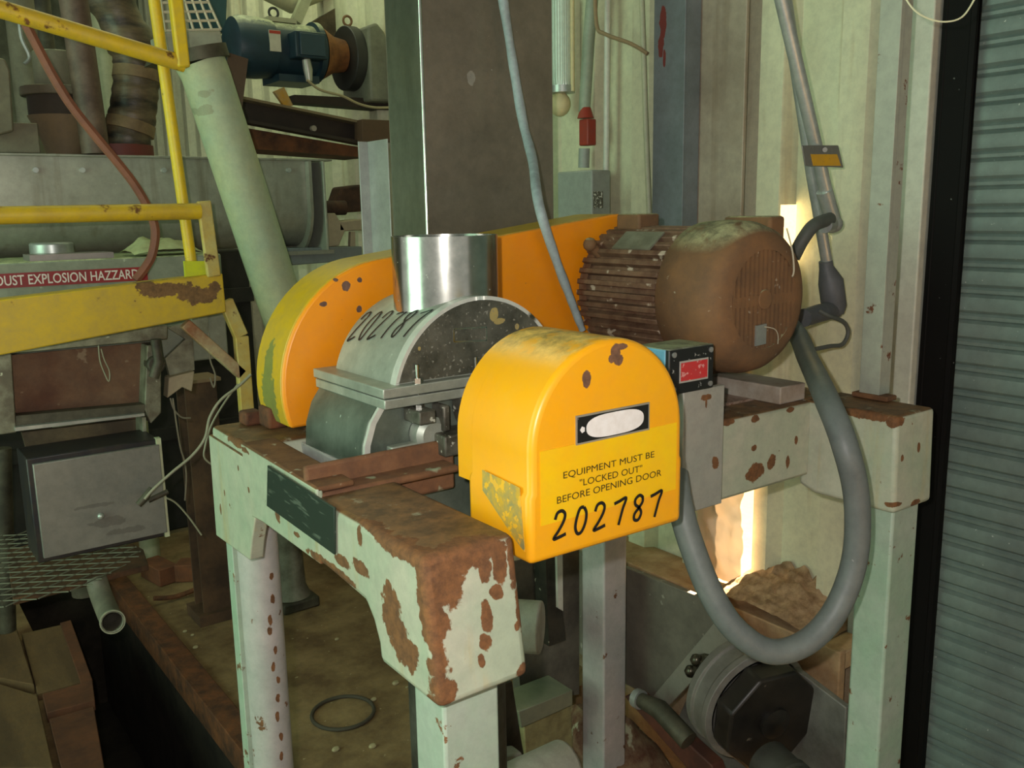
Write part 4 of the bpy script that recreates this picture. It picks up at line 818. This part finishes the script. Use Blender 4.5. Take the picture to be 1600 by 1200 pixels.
b.build('hose', mat('tape_wrap', (116, 100, 74), 0.45, c2=(34, 32, 30), nscale=5, stretch=(1, 1, 4.5), bump=0.5, bumps=30), fd, smooth=60)
b = MB(); 
for k in (20, 33): 
    d_ = (fp[k+1]-fp[k]).normalized(); b = MB().lathe([(rr[k]-0.01, -0.022), (rr[k]+0.008, -0.02), (rr[k]+0.01, 0.02), (rr[k]-0.01, 0.022)], fp[k], d_, 28); b.build('strap', mat('tan_strap', (150, 128, 92), 0.6, c2=(116, 96, 66)), fd)
q = on(185, 240, 'y', 3.55); MB().cyl((q.x, 3.55, 2.009), (q.x, 3.55, 2.05), 0.12, seg=28).build('spigot', mat('red_spigot', (110, 50, 40), 0.6), fd)
# round valve body on the trough
rv = thing('grey_round_valve', 'grey dusty round valve body standing on the trough at far left', 'valve', on(88, 240, 'y', 3.60))
m_rv = mat('grey_dusty_cast', (118, 114, 94), 0.7, c2=(104, 98, 80), nscale=10, top=((170, 170, 140), 0.8))
q = on(88, 100, 'y', 3.60); zA = lambda y: on(88, y, 'y', 3.60).z
MB().cyl((q.x, 3.60, zA(138)), (q.x, 3.60, zA(82)), 0.075, seg=28).build('upper_body', m_rv, rv, bevel=0.006)
MB().cyl((q.x, 3.60, zA(152)), (q.x, 3.60, zA(138)), 0.125, seg=32).build('flange', m_rv, rv, bevel=0.004)
MB().cyl((q.x, 3.60, zA(182)), (q.x, 3.60, zA(152)), 0.105, seg=28).build('waist', mat('dark_cast', (66, 60, 50), 0.8), rv)
MB().lathe([(0.06, 0), (0.075, 0.06), (0.11, zA(182)-2.009)], (q.x, 3.60, 2.009), Z3, 28).build('lower_cone', mat('tan_cast', (128, 112, 84), 0.7), rv)
MB().tube(smooth_path(pix([(30, 30), (34, 60), (46, 88), (38, 100)], 'y', 3.5), 5), 0.006, 8).build('pipe_stub', m_galv, rv)
o = pp([(-20, 86), (8, 92), (16, 110), (22, 205), (-20, 215)], 3.35, 0.2).build('grey_housing', m_rv, None, bevel=0.006); tag(o, 'pale grey machine housing cut off by the left picture edge', 'housing')
o = MB().box(on(-20, 200, 'y', 3.42).x, 3.40, 2.009, on(58, 200, 'y', 3.42).x, 3.50, on(20, 192, 'y', 3.42).z).build('grey_ledge_box', m_rv, None, bevel=0.004); tag(o, 'low grey box on the trough beside the round valve', 'box')
# sloping pale green pipe with its top flange
pg = thing('spout_pipe', 'wide pale green pipe sloping down from the wire cage to behind the orange guard', 'pipe', on(390, 330, 'y', 3.05))
MB().tube(pix([(312, 96), (322, 118), (476, 590)], 'y', 3.05), [0.080, 0.0775, 0.0775], 36).build('pipe', mat('pale_green_pipe', (186, 190, 150), 0.55, c2=(166, 184, 156), nscale=3.5, blobs=[(on(322, 146, 'y', 2.98), (.03, .09, .012)), (on(320, 170, 'y', 2.98), (.03, .09, .018))], bcol=(158, 162, 132), bscale=18, bamp=0.7), pg, smooth=60)
a_, b_ = pix([(308, 76), (314, 96)], 'y', 3.05); MB().cyl(b_, a_, 0.092, seg=30).build('collar', m_hdark, pg)
cg = thing('wire_cage', 'pale box topped by a white wire grid cage at the top of the sloping pipe', 'cage', on(300, 85, 'y', 3.2))
pp([(256, 50), (345, 48), (350, 78), (262, 84)], 3.10, 0.16).build('box', mat('pale_grey_box', (166, 166, 144), 0.6, c2=(146, 144, 124)), cg, bevel=0.004)
MB().prism(pix([(252, 92), (358, 88), (356, 80), (256, 83)], 'y', 3.08), (0, 0.2, 0)).build('flange', m_hdark, cg)
b = MB(); tl, tr2, bl, br = [on(x, y, 'y', 3.13) for x, y in ((246, -40), (306, -40), (258, 48), (345, 46))]
for i in range(7):
    t = i/6; b.tube([tl.lerp(tr2, t), bl.lerp(br, t)], 0.0045, 6)
for i in range(7):
    t = i/6; b.tube([tl.lerp(bl, t), tr2.lerp(br, t)], 0.0045, 6)
b.build('wire_grid', mat('white_wire', (200, 190, 164), 0.5), cg)
o = pp([(322, -30), (356, -30), (353, 50), (330, 50)], 4.3, 0.3).build('teal_cabinet', mat('dark_teal', (40, 72, 78), 0.5), None, bevel=0.004); tag(o, 'dark teal cabinet behind the wire cage', 'cabinet')
# ------------------------------------------------------------------ blue motor and gearbox at the back
MYY = 4.2
bm_ = thing('blue_motor', 'dark blue electric motor with terminal box high behind the sloping pipe', 'motor', on(430, 125, 'y', MYY))
m_blue = mat('motor_blue', (36, 62, 74), 0.45, c2=(28, 50, 62), nscale=8, top=((150, 156, 126), 0.75), topthr=0.8)
cz = on(430, 78, 'y', MYY).z; xx = lambda px: on(px, 78, 'y', MYY).x
MB().lathe([(0.0, 0), (0.10, 0.0), (0.125, 0.012), (0.135, 0.04), (0.135, xx(398)-xx(358)), (0.128, xx(420)-xx(358))], (xx(358), MYY, cz), X3, 40).build('fan_cover', m_blue, bm_, smooth=40)
MB().cyl((xx(418), MYY, cz), (xx(486), MYY, cz), 0.120, seg=40).build('frame_body', m_blue, bm_)
MB().lathe([(0.12, 0), (0.138, 0.005), (0.138, 0.03), (0.11, 0.05)], (xx(484), MYY, cz), X3, 40).build('end_bell', m_blue, bm_)
MB().box(xx(436), MYY-0.19, cz-0.055, xx(484), MYY-0.10, cz+0.06).build('terminal_box', m_blue, bm_, bevel=0.006)
MB().box(xx(442), MYY-0.20, cz-0.045, xx(480), MYY-0.188, cz+0.05).build('box_lid', mat('lid_blue', (44, 66, 78), 0.4), bm_, bevel=0.003)
MB().box(xx(418), MYY-0.03, cz+0.12, xx(462), MYY+0.05, cz+0.140).build('top_pad', mat('pale_dusty', (170, 168, 140), 0.7), bm_)
q = (xx(430), MYY, cz+0.16); b = MB(); 
b.tube([Vector((xx(431)+0.022*math.cos(a), MYY, cz+0.162+0.022*math.sin(a))) for a in [2*math.pi*i/16 for i in range(17)]], 0.006, 8); b.build('lifting_eye', mat('dark_steel', (50, 50, 48), 0.5), bm_)
MB().box(xx(404), MYY-0.137, cz-0.03, xx(421), MYY-0.128, cz+0.06).build('warning_label', mat('label_cream', (206, 200, 180), 0.5), bm_)
wl = bm_.children[-1]; MB().box(xx(404), MYY-0.1385, cz+0.045, xx(421), MYY-0.1365, cz+0.058).build('red_stripe', mat('stripe_red', (176, 60, 44), 0.5), wl)
MB().tube([(xx(457), MYY-0.145, cz-0.055), (xx(459), MYY-0.145, cz-0.10), (xx(460), MYY-0.145, cz-0.15)], [0.020, 0.022, 0.015], 14).build('cable_gland', mat('silver_gland', (190, 190, 176), 0.35, 0.4), bm_)
MB().box(xx(420), MYY-0.1, cz-0.150, xx(482), MYY+0.1, cz-0.118).build('foot', m_blue, bm_)
gb_ = thing('gearbox', 'rusty adaptor and grey gearbox housing right of the blue motor', 'gearbox', on(560, 150, 'y', MYY))
MB().lathe([(0.125, 0), (0.085, 0.07), (0.075, xx(538)-xx(500))], (xx(497), MYY, cz), X3, 32).build('adaptor', mat('rusty_adaptor', (156, 104, 56), 0.75, c2=(110, 70, 40), nscale=14), gb_)
MB().cyl((xx(536), MYY, cz-0.01), (xx(552), MYY, cz-0.01), 0.15, seg=36).build('flange', mat('dark_steel', (50, 50, 48)), gb_, bevel=0.004)
MB().prism([(xx(552), MYY-0.16, cz+0.12), (xx(552), MYY-0.16, cz-0.22), (xx(552)+0.13, MYY-0.16, cz-0.22), (xx(552)+0.125, MYY-0.16, cz+0.0), (xx(552)+0.09, MYY-0.16, cz+0.10), (xx(552)+0.05, MYY-0.16, cz+0.14)], (0, 0.30, 0)).build('housing', mat('grey_gear_housing', (134, 136, 116), 0.6, c2=(112, 112, 96), nscale=8), gb_, bevel=0.012)
b = MB(); ec = Vector((xx(545), MYY, cz+0.165)); b.tube([ec+Vector((0.022*math.cos(a), 0, 0.022*math.sin(a))) for a in [2*math.pi*i/16 for i in range(17)]], 0.006, 8); b.build('lifting_eye', mat('eye_rust', (130, 96, 62), 0.7), gb_)
# steel under the blue motor
m_dbeam = mat('dark_brown_beam', (58, 46, 36), 0.7, c2=(40, 32, 26), nscale=7)
dbm = thing('sloping_channel', 'dark brown channel beam sloping down right below the blue motor', 'beam', on(470, 200, 'y', 4.0))
pp([(378, 150), (570, 190), (570, 224), (378, 188)], 4.0, 0.012).build('web', m_dbeam, dbm)
pp([(378, 150), (570, 190), (570, 194), (378, 154)], 3.93, 0.07).build('flange', mat('beam_edge', (128, 112, 84), 0.8), dbm)
pp([(378, 185), (570, 221), (570, 226), (378, 190)], 3.93, 0.07).build('flange', m_dbeam, dbm)
for px, py in ((488, 201), (561, 204)):
    q = on(px, py, 'y', 4.0); MB().cyl(q, q-Y3*0.02, 0.013, seg=12).build('bolt', mat('pale_bolt', (180, 170, 150), 0.5), dbm)
o = pp([(460, 148), (610, 155), (610, 172), (460, 160)], 4.12, 0.1).build('motor_bed', m_dbeam, None); tag(o, 'dark flat steel bed directly under the gearbox', 'beam')
o = pp([(566, 186), (612, 188), (612, 222), (566, 222)], 3.88, 0.08).build('short_beam', mat('brown_short_beam', (96, 74, 54), 0.8), None, bevel=0.003); tag(o, 'short brown beam end meeting the left side of the square duct', 'beam')
pp([(385, 200), (575, 232), (575, 246), (385, 232)], 4.012, 0.25).build('rusty_plate', mat('rusty_under_plate', (124, 78, 44), 0.85, c2=(66, 44, 32), nscale=7), dbm, label='rusty plate')
pp([(357, 82), (388, 92), (378, 172), (352, 150)], 3.30, 0.012).build('side_strip', mat('brown_flat', (92, 72, 56), 0.8), cg, label='brown flat steel strip')
tgy = pp([(428, 143), (444, 136), (458, 165), (446, 168)], 3.95, 0.02).build('yellow_tag', mat('amber_tag', (190, 140, 40), 0.5, c2=(170, 150, 110), nscale=14), None); tag(tgy, 'small amber tag tucked above the sloping channel', 'tag')
yc = thing('yellow_post', 'yellow post with rusty brown top beside the gearbox', 'post', on(602, 200, 'y', 4.3))
pp([(596, 90), (612, 90), (612, 290), (596, 290)], 4.3, 0.06).build('post', mat('dull_yellow', (180, 166, 50), 0.6), yc); pp([(582, 70), (612, 70), (612, 95), (588, 95)], 4.28, 0.08).build('rusty_top', mat('rusty_adaptor', (156, 104, 56)), yc)
o = pp([(553, -30), (604, -30), (604, 72), (560, 72)], 4.6, 0.1).build('hanging_sheet', mat('brown_panel', (122, 96, 76), 0.7, c2=(146, 104, 74), nscale=4), None); tag(o, 'brown steel sheet hanging above the yellow post', 'sheet')
o = MB().tube(pix([(603, -20), (602, 70)], 'y', 4.5), 0.012, 10).build('white_pipe', mat('white_pvc', (206, 206, 192)), None); tag(o, 'thin white vertical pipe left of the square duct', 'pipe')
q = pix([(480, 62), (562, 10)], 'y', 4.7); o = MB().bar(q[0], q[1], 0.12, 0.08, Y3).build('diagonal_beam', mat('brown_grey_beam', (104, 92, 70), 0.8, c2=(70, 58, 44)), None); tag(o, 'brown grey diagonal beam above the gearbox', 'beam')
q = pix([(462, 34), (490, -30)], 'y', 4.6); o = MB().bar(q[0], q[1], 0.05, 0.04, Y3).build('pale_brace', mat('pale_brace', (176, 178, 146), 0.6), None); tag(o, 'pale brace rising above the blue motor', 'brace')
o = MB().tube(pix([(410, -22), (452, 2), (520, -26)], 'y', 4.7), 0.06, 16).build('cream_overhead_pipe', mat('cream_pipe', (196, 196, 158), 0.5), None); tag(o, 'cream overhead pipe bend at the top edge above the blue motor', 'pipe')
wire('beige_wire', [(480, 125), (500, 140), (535, 150), (560, 162), (585, 168), (612, 168)], 3.95, 0.006, 'beige wire running from the blue motor to the square duct', 'wire', mat('beige_wire', (168, 156, 120), 0.6))
pipes = []
for k, (px, yv, lb_) in enumerate(((40, 4.6, 'dusty vertical pipe behind the round valve'), (75, 5.0, 'thin dark upright pipe furthest back at left'), (160, 4.8, 'pale upright pipe behind the brown pole'))):
    o = MB().tube([(on(px, 100, 'y', yv).x, yv, 0), (on(px, 100, 'y', yv).x, yv, 4.5)], (0.06, 0.04, 0.05)[k], 14).build('upright_pipe', (m_rv, m_hdark, mat('pale_brace', (176, 178, 146)))[k], None); tag(o, lb_, 'pipe')
cs = thing('shade_block', 'added dark block standing in for the shadow behind the brown column', 'machine', (0.7, 5.4, 0))
m_shade = mat('painted_shade', (46, 42, 36), 0.85, c2=(30, 27, 24), nscale=5)  # near-black block added in place of the deep shade at the back
MB().box(-0.8, 5.25, 0, 1.95, 5.8, 1.60).build('body', m_shade, cs, bevel=0.01)
MB().box(-0.8, 5.20, 1.30, 1.95, 5.25, 1.38).build('rib', m_shade, cs); MB().box(-0.8, 5.20, 0.55, 1.95, 5.25, 0.62).build('rib', m_shade, cs)
# ------------------------------------------------------------------ floor level
def slab(name, pts, z0, h, m, label, cat, bev=0.003):
    o = MB().prism(pix(pts, 'z', z0), (0, 0, h)).build(name, m, None, bevel=bev); return tag(o, label, cat)
c_ = on(536, 1113, 'z', 0.008)
b = MB().tube([c_+Vector((0.112*math.cos(a), 0.112*math.sin(a), 0)) for a in [2*math.pi*i/40 for i in range(41)]], 0.007, 8, cap=False); o = b.build('rubber_ring', mat('dark_rubber', (70, 64, 52), 0.8), None); tag(o, 'dark ring lying on the dusty floor between the stand legs', 'ring')
m_brick = mat('red_brick', (128, 76, 48), 0.9, c2=(100, 60, 40), nscale=12, bump=0.4)
q = on(250, 905, 'z', 0.0); q2 = on(280, 905, 'z', 0.0)
o = MB().obox((q.x, q.y, 0.045), (0.05, 0.01, 0), (-0.02, 0.10, 0), (0, 0, 0.045)).build('brick', m_brick, None, bevel=0.006); tag(o, 'left one of two red bricks on the floor behind the pit edge', 'brick')
o = MB().obox((q2.x+0.09, q2.y-0.05, 0.045), (0.09, -0.06, 0), (0.03, 0.045, 0), (0, 0, 0.045)).build('brick', m_brick, None, bevel=0.006); tag(o, 'right one of two red bricks on the floor behind the pit edge', 'brick')
m_plank = mat('dirty_plank', (120, 92, 58), 0.9, c2=(86, 64, 40), nscale=6, stretch=(1, .2, 1), bump=0.3)
m_plank2 = mat('red_brown_plank', (112, 66, 40), 0.9, c2=(84, 50, 32), nscale=8)
for k, (pts, lb_, mm) in enumerate((([(35, 1000), (100, 985), (135, 1075), (60, 1095)], 'tan square slab beside the pit below the elbow pipe', m_plank), ([(95, 985), (112, 980), (146, 1075), (128, 1080)], 'narrow red brown strip along the pit edge', m_plank2), ([(68, 1100), (146, 1078), (150, 1110), (75, 1130)], 'short red brown block in front of the tan slab', m_plank2), ([(78, 1135), (148, 1115), (165, 1215), (98, 1215)], 'red brown plank at the bottom picture edge by the pit', m_plank2), ([(-20, 1075), (60, 1100), (85, 1215), (-20, 1215)], 'wide dirty plank in the bottom left corner', m_plank), ([(-20, 1000), (28, 995), (55, 1085), (-20, 1070)], 'dirty plank cut off by the left picture edge', m_plank))):
    slab('floor_plank', pts, 0.0, 0.03+0.006*(k % 3), mm, lb_, 'plank')
o = MB().tube([on(12, 1000, 'z', 0.0), on(4, 700, 'y', on(12, 1000, 'z', 0.0).y)], 0.035, 14).build('brown_leg_pipe', m_hdark, None); tag(o, 'dark pipe leg standing at the left picture edge below the hopper', 'pipe')
# castings on the floor behind the left leg
fc = thing('floor_casting', 'grey cast machine foot on the floor behind the left leg of the stand', 'casting', on(465, 945, 'z', 0))
q = on(465, 945, 'z', 0); MB().box(q.x-0.10, q.y-0.08, 0, q.x+0.08, q.y+0.12, 0.05).build('base', m_hdark, fc, bevel=0.01)
MB().lathe([(0.09, 0.05), (0.07, 0.10), (0.06, 0.35), (0.075, 0.40), (0.075, 0.45)], (q.x-0.02, q.y+0.02, 0), Z3, 24).build('column', mat('dirty_grey_cast', (126, 124, 108), 0.7, c2=(84, 78, 64), nscale=8), fc)
q = on(340, 940, 'z', 0); fl_ = thing('pipe_flange_piece', 'grey pipe piece lying on the floor left of the stand leg', 'pipe', q)
MB().cyl((q.x, q.y, 0.07), (q.x+0.22, q.y+0.05, 0.07), 0.06, seg=20).build('pipe', mat('dirty_grey_cast', (126, 124, 108)), fl_); MB().cyl((q.x-0.02, q.y, 0.075), (q.x, q.y, 0.075), 0.075, seg=24).build('flange', mat('dirty_grey_cast', (126, 124, 108)), fl_)
wire('floor_rod', [(240, 935), (275, 932), (320, 915)], on(280, 930, 'z', 0.02).y, 0.012, 'thin rusty rod lying across the floor near the bricks', 'rod', m_rustbeam)
for k in range(14):
    px, py = random.choice([(250, 990), (300, 1010), (500, 960), (560, 1010), (460, 1000), (600, 1080), (560, 1170), (480, 1180)]); px += random.uniform(-40, 40); py += random.uniform(-25, 25)
    q = on(px, py, 'z', 0.0); r = random.uniform(0.005, 0.013)
    if 0.45 < q.x < 1.02: continue
    b = MB().sph(q+Z3*r*0.5, r, 8, (1.2, 0.9, 0.7)); o = b.build('debris_lump', mat('debris', (170, 158, 120), 0.95), None); tag(o, 'small pale lump of debris on the dusty floor', 'debris', group='debris lumps on the floor')
# equipment under the valve, right of the near cap
m_blkst = mat('blackish_steel', (70, 66, 56), 0.5, 0.4, c2=(40, 38, 32), nscale=8, specks=((150, 144, 126), 40, 0.70))
m_pstone = mat('pale_disc', (170, 168, 154), 0.7, c2=(150, 146, 132), nscale=12, bump=0.3)
boot = thing('elevator_boot', 'dark steel machine boot standing below the valve between the stand legs', 'machine', on(850, 1150, 'y', 2.1))
pp([(795, 870), (905, 850), (905, 1085), (815, 1100)], 2.15, 0.04).build('back_plate', mat('greyish_plate', (116, 112, 98), 0.6, c2=(84, 80, 70), nscale=7), boot)
pp([(852, 862), (868, 858), (884, 1000), (858, 1010)], 2.08, 0.06).build('dark_strip', m_blkst, boot)
pp([(870, 862), (879, 860), (880, 955), (872, 950)], 2.07, 0.02).build('pale_strip', mat('pale_paint_run', (196, 196, 180), 0.6), boot)
q = on(822, 980, 'y', 2.02); MB().cyl(q-X3*0.02+Y3*0.03, q+X3*0.035-Y3*0.03, 0.078, seg=28).build('wheel', m_pstone, boot, bevel=0.006)
pp([(810, 1112), (895, 1078), (895, 1102), (815, 1138)], 1.98, 0.12).build('shelf', mat('grey_green_shelf', (128, 132, 108), 0.6, 0.2), boot, bevel=0.003)
pp([(818, 1128), (892, 1100), (896, 1175), (822, 1190)], 2.03, 0.12).build('mossy_box', mat('yellowish_box', (142, 138, 92), 0.8, c2=(116, 104, 66), nscale=16), boot, bevel=0.004)
pp([(785, 1070), (800, 1065), (815, 1160), (825, 1215), (790, 1215)], 1.90, 0.05).build('channel_leg', m_blkst, boot)
o = pp([(786, 1182), (816, 1176), (818, 1198), (788, 1202)], 1.85, 0.05).build('pale_nut_block', m_pstone, None, bevel=0.005); tag(o, 'small pale square block at the bottom edge beside the front leg', 'block')
q = on(842, 1215, 'y', 1.75); o = MB().cyl(q-X3*0.12, q+X3*0.10, 0.07, seg=28).build('pale_drum', m_pstone, None, bevel=0.01, smooth=40); tag(o, 'pale rounded drum top peeking up at the bottom edge', 'drum')
b = MB(); vs = []
NX = 16
for i in range(NX+1):
    for j in range(NX+1):
        x = 1.66+0.5*i/NX; y = 1.75+0.75*j/NX
        e = max(0, 1-((i-8)/8)**2)*max(0, 1-((j-8)/8)**2); vs.append((x, y, -0.242+0.36*e+0.09*e*noise.noise(Vector((x*11, y*11, 0)))+0.05*e*noise.noise(Vector((x*28, y*28, 5)))))
b.add(vs, [(i*(NX+1)+j, i*(NX+1)+j+1, (i+1)*(NX+1)+j+1, (i+1)*(NX+1)+j) for i in range(NX) for j in range(NX)])
o = b.build('debris_heap', mat('mixed_debris', (132, 112, 84), 0.95, c2=(96, 60, 42), nscale=22, specks=((176, 176, 146), 16, 0.62), bump=0.6), None, smooth=40); tag(o, 'heap of brown rubble on the floor around the foot of the rear leg', 'rubble', kind='stuff')
# inclined conveyor end with gear reducer
gcv = thing('conveyor_end', 'grey dusty steel conveyor side plate with end flange below the conduit loop', 'conveyor', (1.98, 1.9, 0.2))
m_gp = mat('grey_dusty_plate', (120, 114, 102), 0.6, 0.15, c2=(98, 92, 82), nscale=5, specks=((150, 146, 132), 30, 0.68))
XC = 1.95
MB().prism(pix([(890, 858), (985, 890), (1100, 936), (1130, 968), (1040, 1090), (1030, 1095), (960, 1060), (890, 1010)], 'x', XC), (0.02, 0, 0)).build('side_plate', m_gp, gcv, bevel=0.002)
MB().prism(pix([(1120, 968), (1152, 990), (1046, 1102), (1020, 1088)], 'x', XC-0.012), (0.012, 0, 0)).build('flange_strip', mat('flange_grey', (140, 136, 124), 0.5, 0.2), gcv, bevel=0.002)
MB().prism(pix([(1120, 985), (1150, 975), (1322, 1106), (1318, 1215), (1100, 1215), (1060, 1120)], 'x', XC+0.06), (0.02, 0, 0)).build('end_flange', mat('end_flange_grey', (130, 130, 122), 0.5, 0.2, c2=(100, 98, 90), nscale=8), gcv, bevel=0.003)
b = MB()
q = on(1104, 1060, 'x', XC-0.03)
b.sph(q+X3*0.02, 0.070, 16, (0.6, 1, 1)); 
for k in range(7):
    a = 2*math.pi*k/7; b.sph(q+Vector((-0.005, 0.058*math.cos(a), 0.058*math.sin(a))), 0.020, 8)
b.build('greasy_bearing', mat('greasy_metal', (96, 90, 74), 0.3, 0.6, c2=(30, 26, 22), nscale=30), gcv, smooth=50)
red = thing('gear_reducer', 'grey and black gear reducer with stepped round flanges in the lower right corner', 'gearbox', (1.9, 1.6, 0.1))
g0 = on(1150, 1072, 'x', 1.93); axd = Vector((-0.25, -1, -0.12)).normalized()
m_gr = mat('grey_reducer', (134, 134, 126), 0.5, 0.15, c2=(112, 110, 102), nscale=8, blobs=[(g0+axd*0.16+Vector((0, 0, -0.03)), (.12, .12, .10)), (g0+axd*0.12+Vector((0, 0.02, 0.08)), (.06, .05, .03))], bcol=(24, 22, 20), bscale=16, bamp=0.3)
MB().lathe([(0.0, 0), (0.168, 0.0), (0.170, 0.025), (0.163, 0.03), (0.163, 0.07), (0.168, 0.075), (0.168, 0.095), (0.150, 0.10)], g0, axd, 48).build('rear_flange', m_gr, red, bevel=0.002)
rp = []
u_, v_, d_ = frame_of(axd)
oc = [(0.155*math.cos(math.pi/8+math.pi*i/4), 0.155*math.sin(math.pi/8+math.pi*i/4)) for i in range(8)]
b = MB(); b.prism([g0+axd*0.10+u_*x+v_*y for x, y in oc], axd*0.07); b.build('body', mat('oil_black', (52, 48, 42), 0.4, 0.1, c2=(26, 24, 22), nscale=6, specks=((120, 112, 96), 30, 0.72)), red, bevel=0.008)
MB().lathe([(0.045, 0), (0.045, 0.012), (0.02, 0.02), (0, 0.02)], g0+axd*0.17, axd, 24).build('end_cap', mat('oil_black', (52, 48, 42)), red)
sm_ = thing('small_motor', 'dark small motor end below the gear reducer at the bottom edge', 'motor', (1.75, 1.35, 0.0))
q = on(1222, 1212, 'x', 1.82); MB().lathe([(0.0, 0.0), (0.045, 0.0), (0.056, 0.012), (0.060, 0.03), (0.060, 0.15)], q+axd*0.09, -axd, 36).build('motor_body', mat('dark_grey_motor', (74, 76, 68), 0.5, c2=(54, 54, 48), nscale=8), sm_, smooth=40)
MB().lathe([(0.060, 0), (0.066, 0.004), (0.066, 0.02), (0.060, 0.024)], q+axd*0.04, -axd, 36).build('band', mat('dark_grey_motor', (74, 76, 68)), sm_)
pc = thing('pipe_piece', 'dark pipe stub with hose fitting lying on a board left of the gear reducer', 'pipe', on(1040, 1130, 'x', 1.86))
MB().tube(pix([(998, 1092), (1030, 1108), (1076, 1158)], 'x', 1.825), [0.022, 0.030, 0.030], 16).build('pipe', m_hdark, pc); MB().tube(pix([(994, 1090), (1002, 1094)], 'x', 1.825), 0.03, 14).build('fitting', m_galv, pc)
o = MB().prism(pix([(975, 1088), (990, 1085), (1112, 1196), (1120, 1220), (1090, 1220)], 'x', 1.86), (0.05, 0, 0)).build('red_brown_board', mat('wet_board', (104, 58, 40), 0.7, c2=(72, 40, 30), nscale=10), None, bevel=0.004); tag(o, 'red brown leaning board under the dark pipe stub', 'board')
bpy.context.view_layer.update()
